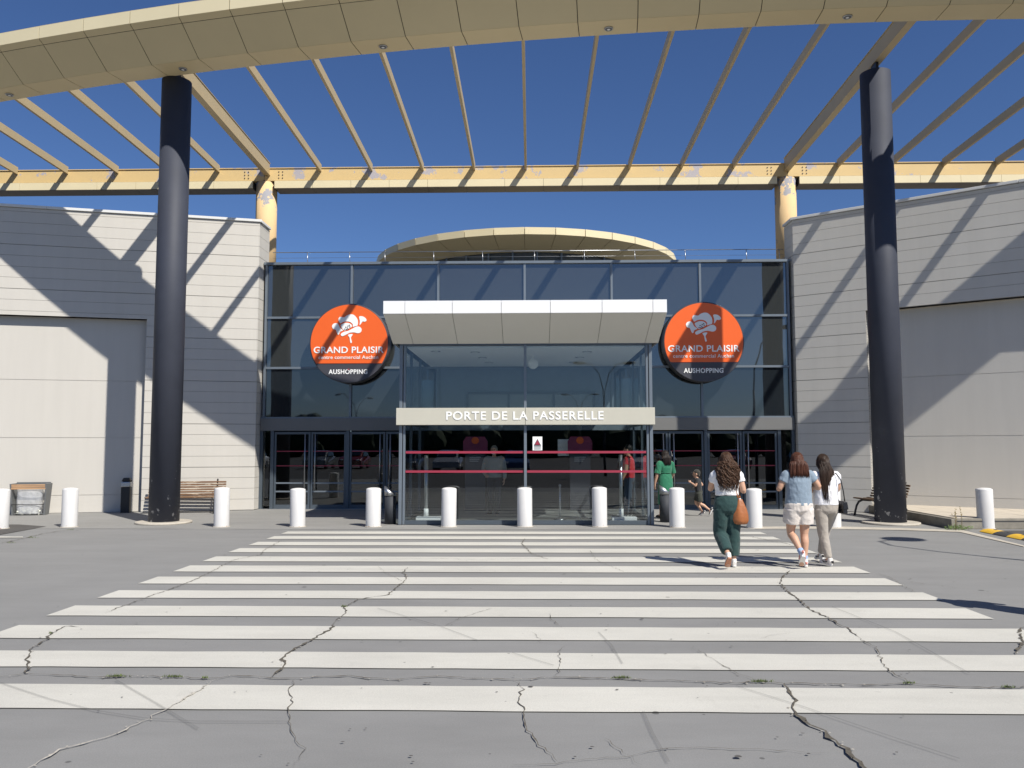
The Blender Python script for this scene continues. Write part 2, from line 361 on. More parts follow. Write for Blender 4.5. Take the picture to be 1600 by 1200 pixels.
for _ in range(170):          # gum, oil drips and grit on the paving
    y_ = 4.2+rr.random()**1.5*12; x_ = rr.uniform(-.75,.75)*y_; r_ = rr.uniform(.004,.010)*(2.0 if rr.random() < .08 else 1); ex = rr.uniform(1,1.8)
    b.face([(x_+cos(a)*r_*ex*rr.uniform(.7,1.1), y_+sin(a)*r_*rr.uniform(.7,1.1), .0150) for a in [k*pi/4 for k in range(8)]])
struct(b.build('pavement_spots', M['crack_spot']))
# grass in the cracks
b = MB()
for (cx, cy, sp, n) in ((365,519,25,60),(540,520,22,50),(1075,299,8,30),(1940,524,26,55),(2380,536,26,60),(2840,541,16,30),(3150,554,20,40),(640,524,10,18),(160,383,6,12),(100,82,14,26),(35,98,14,22),(222,57,10,20)):
    for _ in range(n*2):
        q = P((cx+rr.gauss(0,sp*.6))/2, 800+(cy+rr.gauss(0,.8))/2); h = rr.uniform(.006,.022); a = rr.uniform(0,2*pi)
        d = Vector((cos(a)*.012, sin(a)*.012, 0)); wv = Vector((-sin(a), cos(a), 0))*.0035
        b.face([q+wv+Vector((0,0,.012)), q-wv+Vector((0,0,.012)), q+d+Vector((0,0,.012+h))])
tag(b.build('crack_grass', M['moss'], recalc=False), 'short moss and grass growing in the pavement cracks', 'grass', kind='stuff')

# ================================================================== side walls
def side_wall(name, P0, dx, dy, length, hz, mw, label, recess, back):
    """P0: inner corner at the entrance; wall runs away along (dx,dy); recess=(u0, z_top, depth)"""
    root = empty(name, (0,0,0), 0, label, 'wall')
    u = Vector((dx, dy, 0)).normalized(); nrm = Vector((u.y, -u.x, 0))
    if nrm.y > 0: nrm = -nrm                       # towards the camera side
    o = Vector((P0[0], P0[1], 0))
    pt = lambda s_, z, d=0: o+u*s_+nrm*d+Vector((0,0,z))
    def slab(bm_, s0, s1, z0, z1, d0, d1):
        poly = [pt(s0,z0,d0), pt(s1,z0,d0), pt(s1,z0,d1), pt(s0,z0,d1)]
        bm_.prism(poly, (0,0,z1-z0))
    ur, zr, dr = recess
    core = MB(); slab(core, 0, ur, 0, hz-.02, -.25, -.016); slab(core, ur, length, zr, hz-.02, -.25, -.016)
    core.build('wall_core', M['joint'], root)
    bo = MB(); bh = .2885; z = 0.02; k = 0
    while z < hz-.03:
        zt = min(z+bh, hz-.02); gap = .015 if k % 4 == 3 else .007
        if zt-gap > z:
            if z+.1 < zr: slab(bo, 0, ur, z, zt-gap, -.015, 0)
            if zt-gap > zr+.05: slab(bo, ur if z+.1 < zr else 0, length, max(z, zr), zt-gap, -.015, 0)
            # each course also turns the corner and runs back past the glass front
            c0 = pt(0,z,0)+Vector((0,.002,0)); sg = 1 if u.x < 0 else -1
            bo.prism([c0, c0+Vector((0,back,0)), c0+Vector((-sg*.015,back,0)), c0+Vector((-sg*.015,0,0))], (0,0,zt-gap-z))
        z = zt; k += 1
    bo.build('siding_boards', mw, root)
    # dark core behind the return
    c0 = pt(0,0,0); sg = 1 if u.x < 0 else -1; rb = MB()
    rb.prism([c0+Vector((-sg*.017,.03,0)), c0+Vector((-sg*.017,back,0)), c0+Vector((-sg*.25,back,0)), c0+Vector((-sg*.25,.2,0))], (0,0,hz-.02))
    rb.build('return_core', M['joint'], root)
    rc = MB(); zz = [0, 1.35*.34, 1.35*.34+1.4, 1.35*.34+2.95, zr]
    zz = [0.01, .46, 1.95, 3.45, zr]
    slab(rc, ur-.02, length, 0, zr, -dr-.2, -dr-.012)
    for a, c in zip(zz, zz[1:]): slab(rc, ur, length, a+.006, c-.006, -dr-.011, -dr)
    slab(rc, ur-.02, ur, 0, zr, -dr, -.018)            # jamb
    slab(rc, ur-.02, length, zr, zr+.03, -dr-.012, -.018) # head
    rc.build('recess_panel', mw, root)
    cp = MB(); s0 = -.05
    while s0 < length:
        s1 = min(s0+2.7, length); slab(cp, s0, s1-.008, hz-.02, hz+.05, -.3, .045); s0 = s1
    c0 = pt(0,hz-.02,0); cp.prism([c0+Vector((sg*.045,.06,0)), c0+Vector((sg*.045,back,0)), c0+Vector((-sg*.3,back,0)), c0+Vector((-sg*.3,.06,0))], (0,0,.068))
    cp.build('coping', M['coping'], root, .006)
    return root
side_wall('exterior_wall', (-7.49,22.42), -1, -.274, 16, 7.93, M['wall'], 'sunlit beige clad wall at the left of the entrance, crossed by shadows', (2.83, 5.10, .22), .85)
side_wall('exterior_wall', (7.20,22.62), .81, -.583, 14, 7.93, M['wall_r'], 'beige clad wall at the right of the entrance behind the kerbed terrace', (1.83, 5.20, .30), .75)

# ================================================================== glass front
FY = 22.85
front = empty('glass_facade', (0,FY,0), 0, 'dark blue glazed entrance front between the two clad walls, with glass doors below', 'building')
def fpart(b, name, m, bevel=0, parent=None):
    for v in b.bm.verts: v.co.y -= FY
    return b.build(name, m, parent or front, bevel)
MX = [-7.40,-5.0,-2.58,-.17,2.24,4.68,7.09]; TZ = [2.50,3.89,5.30,6.80]
for x in MX:
    b = MB(); b.box((x-.03, FY-.06, 2.50), (x+.03, FY+.1, 6.79)); fpart(b, 'mullion', M['frame_light'])
for z in (3.89, 5.30):
    b = MB(); b.box((MX[0]+.03, FY-.05, z-.03), (MX[-1]-.03, FY+.098, z+.03)); fpart(b, 'transom', M['frame_light'])
b = MB(); b.box((-7.47,FY-.09,6.79),(7.16,FY+.3,6.86)); fpart(b, 'top_rail', M['frame_light'])
b = MB(); b.box((-7.47,FY-.07,2.485),(7.16,FY+.1,2.53)); fpart(b, 'bottom_rail', M['frame_light'])
for i, (x0, x1) in enumerate(zip(MX, MX[1:])):
    for j, (z0, z1) in enumerate(zip(TZ, TZ[1:])):
        b = MB(); b.box((x0+.028, FY, z0+.02), (x1-.028, FY+.03, z1-.01)); tx, tz_ = random.uniform(-.006,.006), random.uniform(-.005,.005)
        for v in b.bm.verts: v.co.y += (v.co.x-(x0+x1)/2)*tx+(v.co.z-(z0+z1)/2)*tz_
        fpart(b, 'window_pane', M['in_mid'] if (2 <= i <= 3 and j == 0) else M['glass_low'] if j == 0 else M['glass_up'])
for x0, x1 in ((-7.47,-2.95),(2.68,7.16)):
    b = MB(); b.box((x0,FY-.10,2.15),(x1,FY+.1,2.485)); fpart(b, 'lintel_panel', M['lintel'])
b = MB(); b.box((-2.95,FY-.04,2.15),(2.68,FY+.1,2.485)); fpart(b, 'inner_lintel', M['in_mid'])
b = MB(); b.box((-1.75,FY-.075,3.14),(1.75,FY-.03,3.20))
for x in (-1.75,-.62,.62,1.72): b.box((x-.03,FY-.08,2.49),(x+.03,FY-.031,3.14))
fpart(b, 'inner_frame', M['frame'])
for x0, x1 in ((-1.72,-.65),(-.59,.59),(.65,1.69)):
    b = MB(); b.box((x0,FY-.05,2.5),(x1,FY-.035,3.14)); fpart(b, 'inner_pane', mat('inner_pane', (.22,.25,.26), .3, .1, 1.5))
for x in (-7.45,-7.145,-5.05,-2.99,2.74,4.755,6.75,7.13):
    b = MB(); b.box((x-.045,FY-.06,0.005),(x+.045,FY+.08,2.15)); fpart(b, 'door_post', M['frame'], .006)
def glazed_leaf(x0, x1, hside, y=FY, H_=2.12):
    root = bpy.data.objects.new('door', None); col.objects.link(root); root.parent = front; root.location = (x0, y-FY, 0)
    W = x1-x0; b = MB(); s_ = .055
    b.box((0,-.03,.01),(s_,.03,H_)); b.box((W-s_,-.03,.01),(W,.03,H_)); b.box((s_,-.03,.01),(W-s_,.03,.12)); b.box((s_,-.03,H_-.07),(W-s_,.03,H_))
    b.build('door_frame', M['frame'], root, .004)
    b = MB(); b.box((s_,-.035,.46),(W-s_,.03,.50)); b.box((s_,-.035,.69),(W-s_,.03,.73)); b.build('push_rail', M['frame_light'], root, .004)
    b = MB(); b.box((s_,-.006,.12),(W-s_,.006,H_-.07)); b.build('glass', M['glass_door'], root)
    b = MB(); hx = W-.13 if hside > 0 else .13
    b.tube([(hx,-.10,.5),(hx,-.10,H_-.06)], .016, 10); b.tube([(hx,-.10,.62),(hx,-.02,.62)], .01, 8); b.tube([(hx,-.10,1.9),(hx,-.02,1.9)], .01, 8)
    b.build('handle', M['steel'], root)
    b = MB(); b.box((s_,-.010,1.17),(W-s_,-.007,1.195)); b.box((s_,-.010,1.57),(W-s_,-.007,1.595)); b.build('red_stripe', M['red'], root)
    return root
for x0, x1, h in ((-7.09,-6.09,1),(-6.07,-5.10,-1),(-5.0,-4.02,1),(-4.0,-3.04,-1),(2.79,3.73,1),(3.75,4.70,-1),(4.81,5.74,1),(5.76,6.69,-1)):
    glazed_leaf(x0, x1, h)
for x0, x1 in ((-7.40,-7.19),(6.80,7.08)):
    b = MB(); b.box((x0,FY-.006,.08),(x1,FY+.006,2.15)); fpart(b, 'side_light', M['glass_door'])
b = MB(); b.box((-7.47,FY-.12,0.0),(7.16,FY+.1,.012)); fpart(b, 'threshold', M['steel'])
# building body behind
b = MB(); b.box((-7.45,FY+.12,6.55),(7.14,40,6.74)); fpart(b, 'roof_slab', M['lintel'])
b = MB()
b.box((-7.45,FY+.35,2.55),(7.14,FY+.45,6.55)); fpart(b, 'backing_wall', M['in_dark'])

# interior of the mall seen through the doors
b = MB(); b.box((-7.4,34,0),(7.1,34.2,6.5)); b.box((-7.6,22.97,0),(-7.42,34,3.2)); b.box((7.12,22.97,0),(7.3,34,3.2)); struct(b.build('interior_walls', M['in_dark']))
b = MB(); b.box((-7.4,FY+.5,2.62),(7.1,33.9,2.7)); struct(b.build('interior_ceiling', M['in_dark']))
sheet('interior_floor', [(-7.4,22.98),(7.1,22.98),(7.1,33.9),(-7.4,33.9)], .012, M['in_floor'])
sheet('vestibule_floor', [(-2.78,18.25),(2.52,18.25),(2.52,22.7),(-2.78,22.7)], .012, M['in_floor'])

# roof railing
rl = empty('roof_railing', (0,23.0,6.86), 0, 'thin steel safety railing along the top edge of the glass front', 'railing')
b = MB(); b.tube([(-7.3,0,.33),(7.05,0,.33)], .011, 8); b.tube([(-7.3,0,.17),(7.05,0,.17)], .004, 6); b.build('top_rail', M['steel'], rl)
for x in (-6.3,-5.1,-4.1,-2.72,-1.34,.12,1.52,2.93,4.34,6.04,6.95):
    b = MB(); b.tube([(x,0,-.06),(x-.02,0,.33)], .010, 8); b.build('railing_post', M['steel'], rl)

# ================================================================== round signs
def catmull(pts, k=5):
    out = []; n = len(pts)
    for i in range(n):
        p0, p1, p2, p3 = [Vector(pts[(i+j-1) % n]) for j in range(4)]
        for s_ in range(k):
            t = s_/k
            out.append(.5*((2*p1)+(p2-p0)*t+(2*p0-5*p1+4*p2-p3)*t*t+(3*p1-p0-3*p2+p3)*t**3))
    return out
def tri_prism(bm_, pts2, y, th, S, mi=0):
    """fill a 2D outline (crop px of the sign artwork) as a thin plate facing -Y"""
    from mathutils.geometry import tessellate_polygon
    P3 = [Vector(((p[0]-595)*S, 0, (605-p[1])*S)) for p in pts2]
    tris = tessellate_polygon([[Vector((p.x, p.z, 0)) for p in P3]])
    f = [bm_.bm.verts.new((p.x, y-th, p.z)) for p in P3]; r = [bm_.bm.verts.new((p.x, y, p.z)) for p in P3]
    for t in tris:
        bm_.bm.faces.new([f[i] for i in t]).material_index = mi
    n = len(f)
    for i in range(n): bm_.bm.faces.new((f[i], f[(i+1)%n], r[(i+1)%n], r[i])).material_index = mi
def round_sign(x, z, label):
    root = empty('round_sign', (x, 22.36, z), 0, label, 'sign', 'round shop signs on the glass front')
    R_ = 1.09; S = R_/450; n = 72
    b = MB(); b.tube([(0,.38,0),(0,.02,0),(0,0,0)], [R_,R_,R_-.015], n); b.build('drum', M['sign_grey'], root)
    b = MB()
    for dx in (-.5,.5): b.box((dx-.04,.38,-.6),(dx+.04,.46,.6))
    b.build('bracket', M['frame'], root)
    arc = [(595+436*cos(a), 605-436*sin(a)) for a in [radians(-31.6)+i*(radians(243.2))/64 for i in range(65)]]
    b = MB(); tri_prism(b, arc, -.001, .012, S); b.build('orange_panel', M['orange'], root)
    b = MB()
    fl = [
     [(463,330),(480,305),(530,310),(560,290),(600,275),(640,278),(670,300),(695,340),(700,385),(692,412),(660,420),(641,428),(636,395),(605,368),(560,360),(520,366),(487,382),(470,362)],
     [(703,303),(745,300),(780,322),(792,350),(770,365),(745,362),(725,390),(708,406),(712,360)],
     [(395,410),(415,380),(455,375),(475,395),(492,430),(528,462),(495,480),(480,512),(462,505),(440,455),(410,445)],
     [(492,402),(520,382),(560,372),(600,379),(626,400),(628,420),(600,438),(560,460),(537,464),(510,440)],
     [(495,500),(530,478),(580,465),(630,440),(680,415),(720,418),(742,445),(735,480),(700,495),(650,485),(600,490),(560,510),(515,530),(495,522)],
     [(580,512),(600,502),(636,502),(622,530),(615,548),(628,600),(610,605),(600,548),(588,528)]]
    for q in fl:
        gx = sum(p_[0] for p_ in q)/len(q); gy = sum(p_[1] for p_ in q)/len(q)
        tri_prism(b, [Vector((gx+(p_[0]-gx)*.93, gy+(p_[1]-gy)*.93)) for p_ in catmull(q)], -.013, .010, S)
    b.build('flower_emblem', M['white'], root)
    b = MB()
    for cx, cy in ((545,447),(556,426),(574,434),(580,414),(596,404),(601,422),(582,448),(563,450)):
        tri_prism(b, [(cx+7*cos(a), cy+7*sin(a)) for a in [i*pi/4 for i in range(8)]], -.023, .004, S)
    b.build('flower_dots', M['sign_grey'], root)
    Z = lambda y: (605-y)*S
    text_obj('lettering', 'GRAND PLAISIR', (988-197)*S, 74*S, M['white'], root, ((592-595)*S, -.018, Z(682)), .006, .016, 1.05)
    text_obj('lettering', 'centre commercial Auchan', (925-253)*S, 40*S, M['white'], root, ((589-595)*S, -.018, Z(765)), .006, .006, 1.08)
    text_obj('lettering', 'AUSHOPPING', (805-367)*S, 54*S, M['white'], root, ((586-595)*S, -.008, Z(928)), .006, .024, 1.1)
    b = MB(); tri_prism(b, [(580,900),(592,892),(602,896),(600,906),(586,910)], -.016, .004, S); b.build('red_accent', M['red'], root)
    return root
round_sign(-4.95, 4.52, 'round orange and grey shop sign with white flower, left of the white canopy')
round_sign(4.66, 4.52, 'round orange and grey shop sign with white flower, right of the white canopy')

# ================================================================== vestibule with canopy
VY = 18.2
ves = empty('entrance_vestibule', (0,VY,0), 0, 'projecting glass entrance box under a white canopy, with red safety stripes', 'entrance')
def vpart(b, name, m, bevel=0):
    for v in b.bm.verts: v.co.y -= VY
    return b.build(name, m, ves, bevel)
XL, XR, XM = -2.90, 2.65, -.13
for x in (XL, XR):
    sg = 1 if x < 0 else -1
    b = MB(); b.box((x, VY-.03, 0.01), (x+sg*.07, VY+.12, 3.95)); b.box((x+sg*.085, VY-.01, 0.01), (x+sg*.135, VY+.10, 3.95)); vpart(b, 'corner_post', M['frame_light'], .006)
b = MB(); b.box((XM-.03,VY-.03,.05),(XM+.03,VY+.1,3.95)); vpart(b, 'middle_post', M['frame_light'], .005)
b = MB(); b.box((XL+.14,VY-.01,.01),(XR-.14,VY+.08,.10)); b.box((XL-.0,VY-.035,3.93),(XR,VY+.12,4.0))
b.box((XL+.14,VY,2.48),(XR-.14,VY+.06,2.55)); vpart(b, 'rails', M['frame'], .004)
for x0, x1 in ((XL+.135,XM-.03),(XM+.03,XR-.135)):
    for z0, z1 in ((.10,2.17),(2.55,3.93)):
        b = MB(); b.box((x0,VY+.02,z0),(x1,VY+.032,z1)); vpart(b, 'front_pane', M['glass'])
for x in (XL+.03, XR-.04):
    for y0, y1 in ((VY+.14,19.7),(19.76,21.25),(21.31,22.74)):
        b = MB(); b.box((x,y0,.08),(x+.01,y1,2.2)); b.box((x,y0,2.27),(x+.01,y1,3.93)); vpart(b, 'side_pane', M['glass'])
    b = MB()
    for y in (19.70,21.25): b.box((x-.02,y,.01),(x+.04,y+.06,3.93))
    for y0, y1 in ((VY+.13,19.69),(19.77,21.24),(21.32,22.74)): b.box((x-.02,y0,2.2),(x+.04,y1,2.27)); b.box((x-.02,y0,.01),(x+.04,y1,.08))
    vpart(b, 'side_frame', M['frame'])
# name band
b = MB(); b.box((XL-.045,VY-.16,2.175),(XM-.004,VY-.035,2.545)); b.box((XM+.004,VY-.16,2.175),(XR+.03,VY-.035,2.545)); vpart(b, 'name_band', M['band'], .006)
text_obj('lettering', 'PORTE DE LA PASSERELLE', 3.42, .185, M['white'], ves, (-.14, -.166, 2.375), .005, .014, 1.12)
for x0, x1 in ((XL+.145,XM-.035),(XM+.035,XR-.145)):
    b = MB(); b.box((x0,VY+.010,1.555),(x1,VY+.016,1.605)); b.box((x0,VY+.010,1.135),(x1,VY+.016,1.185)); vpart(b, 'red_stripe', M['red'])
# warning notice stuck on the glass
b = MB(); b.box((.03,VY+.004,1.62),(.24,VY+.012,1.92)); o = vpart(b, 'notice', M['white'])
b = MB(); b.prism([(.055,VY-.001,1.725),(.215,VY-.001,1.725),(.135,VY-.001,1.87)], (0,.003,0)); vpart(b, 'notice_triangle', M['sign_grey'])
b = MB(); b.prism([(.078,VY-.006,1.742),(.192,VY-.006,1.742),(.135,VY-.006,1.845)], (0,.003,0)); vpart(b, 'notice_symbol', M['red'])
b = MB()
for k in range(3): b.box((.06,VY,1.64+k*.022),(.21,VY+.003,1.647+k*.022))
b.box((.06,VY,1.705),(.21,VY+.003,1.716)); vpart(b, 'notice_lines', M['sign_grey'])
# canopy
XC = [-3.05,-2.60,-1.62,-.61,.40,1.46,2.50,2.79]
CY0, CY1 = 16.9, 18.16
b = MB()
for x0, x1 in zip(XC, XC[1:]): b.box((x0+.004,CY0,4.44),(x1-.004,CY0+.05,4.705))
vpart(b, 'canopy_fascia', M['white_metal'], .003)
b = MB()
for x0, x1 in zip(XC, XC[1:]):
    b.prism([(x0+.004,CY0+.045,4.43),(x0+.004,CY1,3.965),(x0+.004,CY1,3.995),(x0+.004,CY0+.045,4.46)], (x1-x0-.008,0,0))
vpart(b, 'canopy_soffit', M['soffit'])
b = MB()
b.prism([(XC[0]+.006,CY0+.052,4.67),(XC[0]+.006,CY0+.052,4.47),(XC[0]+.006,CY1-.01,4.01),(XC[0]+.006,22.7,4.01),(XC[0]+.006,22.7,4.67)], (XC[-1]-XC[0]-.012,0,0))
vpart(b, 'canopy_core', M['in_dark'])
b = MB()
for x0 in (XC[0]-.002, XC[-1]-.004):
    b.prism([(x0,CY0+.05,4.70),(x0,CY0+.05,4.445),(x0,CY1,3.975),(x0,22.72,3.975),(x0,22.72,4.70)], (.006,0,0))
b.box((XC[0],CY0+.05,4.675),(XC[-1],22.72,4.705))
vpart(b, 'canopy_cheeks', M['white_metal'])
b = MB(); b.box((XL+.14,VY+.13,3.90),(XR-.14,22.72,3.93)); vpart(b, 'ceiling', M['in_ceil'])
for x, y in ((-1.3,19.2),(-1.2,20.4),(-1.1,21.6),(1.3,19.2),(1.2,20.4),(1.1,21.6),(-2.2,19.0)):
    b = MB(); b.cyl((x,y), .11, 3.885, 3.90, 20); b.cyl((x,y), .07, 3.875, 3.886, 16, 1); vpart(b, 'ceiling_lamp', [M['steel'], M['white']])
b = MB(); b.ball((.05,20.2,3.72), .13, 20); b.tube([(.05,20.2,3.9),(.05,20.2,3.8)], .03, 10); vpart(b, 'globe_lamp', M['white'])

# inside things
def thing_mesh(b, name, m, label, cat, group=None, bevel=0, loc=None, rz=0):
    o = b.build(name, m, None, bevel)
    if loc is not None: o.location = loc; o.rotation_euler.z = rz
    return tag(o, label, cat, group)
for x, y, lb in ((-2.35,19.1,'grey detector post on a white box just inside the left end of the vestibule glass'),(2.10,19.1,'grey detector post on a white box just inside the right end of the vestibule glass')):
    r = empty('detector_post', (x,y,.012), 0, lb, 'post', 'detector posts inside the vestibule')
    b = MB(); b.box((-.28,-.13,0),(.28,.13,.10)); b.build('base_box', M['white_metal'], r, .01)
    b = MB(); b.cyl((-.06,0), .045, .10, 1.50, 16); b.build('pole', M['steel'], r)
    b = MB(); b.cyl((-.06,0), .055, .10, .28, 16); b.build('sleeve', M['white_metal'], r)
r = empty('queue_post', (.66,19.4,.012), 0, 'slim chrome queue post on the vestibule floor right of the middle bollard', 'post')
b = MB(); b.cyl((0,0), .13, 0, .03, 24, 0, .12); b.build('foot', M['steel'], r); b = MB(); b.cyl((0,0), .025, .03, .78, 14); b.ball((0,0,.79), .032, 12); b.build('pole', M['steel'], r)
for x, lb in ((-1.50,'dark info panel with pink top behind the left half of the vestibule glass'),(1.30,'dark info panel with pink top behind the right half of the vestibule glass')):
    r = empty('info_panel', (x,22.3,.012), 0, lb, 'panel', 'info panels inside the vestibule'); r.scale = (.68,1,1.03)
    b = MB(); b.box((-.4,-.04,0),(.4,.04,1.45)); b.build('board', M['sign_grey'], r, .01)
    b = MB(); b.prism([(-.48,-.05,1.46),(.48,-.05,1.46),(.48,-.05,1.78),(.36,-.05,1.90),(-.36,-.05,1.90),(-.48,-.05,1.78)], (0,.1,0)); b.build('pink_header', M['pink'], r)
    b = MB(); b.ball((0,-.06,1.80), (.15,.012,.09), 16); b.build('orange_badge', M['orange'], r)
    b = MB()
    for k in range(3): b.box((-.22,-.045,1.36-k*.05),(.22-.05*k,-.041,1.375-k*.05))
    for k in range(4): b.ball((-.15+k*.1,-.045,1.0), (.022,.004,.03), 10)
    b.build('printed_lines', M['steel'], r)
b = MB(); b.box((.72,22.60,1.45),(1.02,22.63,1.90)); thing_mesh(b, 'notice_board', M['in_ceil'], 'pale sheet of notices hanging inside right of the dark opening', 'notice')

# ================================================================== pergola
CX, CYc, R0 = 9.839, 94.946, 78.744
def ring(a, off, z):      # a in degrees, off = outwards from the inner edge towards the car park
    r = R0+off; return Vector((CX+r*sin(radians(a)), CYc-r*cos(radians(a)), z))
def ring_y(x, off=0): return CYc-sqrt((R0+off)**2-(x-CX)**2)
per = empty('pergola', (0,0,0), 0, 'cream steel pergola with curved front beam and slanting rafters above the entrance', 'pergola')
JA = [-21.08+.862*i for i in range(0, 35)]
prof = [(0,10.20),(.59,10.20),(1.20,10.70),(1.33,10.79),(1.33,11.07),(.05,11.04)]
core, fas, sof, und, inn = MB(), MB(), MB(), MB(), MB()
g = .0075/R0*180/pi*1.1
def panel(bm_, a0, a1, p, q, th, inset=.004):
    (o0,z0),(o1,z1) = p, q; L_ = math.hypot(o1-o0, z1-z0); nx, nz = (z1-z0)/L_, -(o1-o0)/L_
    if nz > 0.0 and False: nx, nz = -nx, -nz
    t0 = (o0+(o1-o0)*inset/L_, z0+(z1-z0)*inset/L_); t1 = (o1-(o1-o0)*inset/L_, z1-(z1-z0)*inset/L_)
    A = [ring(a0+g,*t0), ring(a1-g,*t0), ring(a1-g,*t1), ring(a0+g,*t1)]
    Bk = [ring(a0+g,t0[0]-nx*th,t0[1]-nz*th), ring(a1-g,t0[0]-nx*th,t0[1]-nz*th), ring(a1-g,t1[0]-nx*th,t1[1]-nz*th), ring(a0+g,t1[0]-nx*th,t1[1]-nz*th)]
    va = [bm_.bm.verts.new(v) for v in A]; vb = [bm_.bm.verts.new(v) for v in Bk]
    bm_.bm.faces.new(va); bm_.bm.faces.new(vb[::-1])
    for i in range(4): bm_.bm.faces.new((va[i], vb[i], vb[(i+1)%4], va[(i+1)%4]))
cprof = [(.015,10.215),(.58,10.215),(1.20,10.722),(1.31,10.80),(1.31,11.05),(.05,11.02)]
rings_ = []
for a in JA: rings_.append([core.bm.verts.new(ring(a,o_,z_)) for o_, z_ in cprof])
for r1, r2 in zip(rings_, rings_[1:]):
    for i in range(6): core.bm.faces.new((r1[i], r1[(i+1)%6], r2[(i+1)%6], r2[i]))
core.bm.faces.new(rings_[0][::-1]); core.bm.faces.new(rings_[-1])
core.build('ring_core', M['cream_back'], per)
for a0, a1 in zip(JA, JA[1:]):
    panel(fas, a0, a1, (1.33,10.79), (1.33,11.07), .01, .0); panel(und, a0, a1, (1.20,10.705), (1.33,10.785), .01, .003)
    panel(sof, a0, a1, (.59,10.20), (1.20,10.70), .01); panel(und, a0, a1, (0,10.20), (.59,10.20), .01, .001)
    panel(inn, a0, a1, (.0,11.03), (.0,10.203), .01, .0); panel(inn, a0, a1, (1.33,11.075), (0,11.04), .01, .0)
fas.build('ring_fascia', M['cream_pale_lit'], per); sof.build('ring_soffit', M['cream'], per); und.build('ring_underside', M['cream'], per); inn.build('ring_back', M['cream'], per)
for a in (-19.95,-16.476,-12.912,-9.445,-5.984,-2.573,.88,4.3):
    c = ring(a,.27,10.196); b = MB(); b.tube([c, c-Vector((0,0,.02))], [.095,.085], 24); b.tube([c-Vector((0,0,.0205)), c-Vector((0,0,.024))], [.07,.068], 24, 1); b.tube([c-Vector((0,0,.0245)), c-Vector((0,0,.032))], [.035,.02], 14, 2)
    b.build('downlight', [M['steel'], M['bin_metal'], M['white']], per)
# back beam: upper plate girder, boxed cladding below, column heads between
colX = (-8.36, 7.96)
b = MB()
xs = [-26]+list(colX)+[28]
for x0, x1 in zip(xs, xs[1:]): b.box((x0+.006,25.33,10.035),(x1-.006,25.6,10.44))
b.box((-26,25.30,10.425),(28,25.62,10.45)); b.build('back_girder', M['yellow'], per, .004)
for x0, x1 in ((-26,colX[0]-.34),(colX[0]+.34,colX[1]-.34),(colX[1]+.34,28)):
    n = max(1, round((x1-x0)/1.22)); lo, lu = MB(), MB()
    for i in range(n):
        a, c = x0+(x1-x0)*i/n, x0+(x1-x0)*(i+1)/n
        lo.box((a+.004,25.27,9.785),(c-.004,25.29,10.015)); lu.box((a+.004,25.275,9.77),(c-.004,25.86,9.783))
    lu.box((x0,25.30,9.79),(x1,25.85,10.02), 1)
    lo.build('back_beam_cladding', M['cream_pale_lit'], per); lu.build('back_beam_underside', [M['soffit_dark'], M['cream_back']], per)
b = MB()
for cx in colX:
    for dx in (-.62,-.5,.46,.58):
        for dz in (10.12,10.22,10.32): b.tube([(cx+dx,25.329,dz),(cx+dx,25.315,dz)], .018, 8)
b.build('girder_bolts', M['sign_grey'], per)
# rafters
rafX = [-8.20+(7.90+8.20)/10*i for i in range(-7, 18)]
slope = -.032
for i, x in enumerate(rafX):
    if i in (7, 17): continue
    yA = ring_y(x)+.02 if -20 < x < 25 else None
    zb = lambda y: 10.31+.032*(25.3-y)
    b = MB(); wd = .036
    b.prism([(x-wd,yA,zb(yA)),(x+wd,yA,zb(yA)),(x+wd,yA,zb(yA)+.23),(x-wd,yA,zb(yA)+.23)], (0,25.326-yA,slope*(25.326-yA)))
    b.build('rafter', M['yellow_rafter'], per, .004)
for x in (-8.26, 7.93):
    yA = ring_y(x)+.02; zb = lambda y: 10.20+.034*(25.3-y)
    b = MB(); wd = .09; H_ = .40
    # box beam with flanges
    for (u0, u1, v0, v1) in ((-wd,wd,0,.02),(-wd,wd,H_-.02,H_),(-.07,.07,.02,H_-.02)):
        b.prism([(x+u0,yA,zb(yA)+v0),(x+u1,yA,zb(yA)+v0),(x+u1,yA,zb(yA)+v1),(x+u0,yA,zb(yA)+v1)], (0,25.322-yA,-.034*(25.322-yA)))
    b.build('main_beam', M['yellow_rafter'], per, .004)
for x in (-8.24, 7.89):
    cy = 18.60
    b = MB(); b.cyl((x,cy), .328, .04, 10.20, 48); b.cyl((x,cy), .31, 10.20, 10.21, 48); b.build('column', M['navy'], per)
    b = MB(); b.box((x-.03,cy-.14,10.21),(x+.03,cy+.14,10.42)); b.box((x-.08,cy-.12,10.21),(x+.08,cy+.12,10.225)); b.box((x-.02,cy-.1,10.22),(x+.02,cy+.1,10.45)); b.build('bracket', M['black'], per)
    b = MB(); b.tube([(x,cy,.0),(x,cy,.045),(x,cy,.05)], [.60,.60,.585], 40); b.build('column_pad', M['pad'], per)
for x in colX:
    b = MB(); b.cyl((x,25.6), .325, 6.74, 10.02, 48); b.build('column', M['yellow_col'], per)
    b = MB(); b.box((x-.025,25.33,10.02),(x+.025,25.75,10.06)); b.build('bracket', M['black'], per)

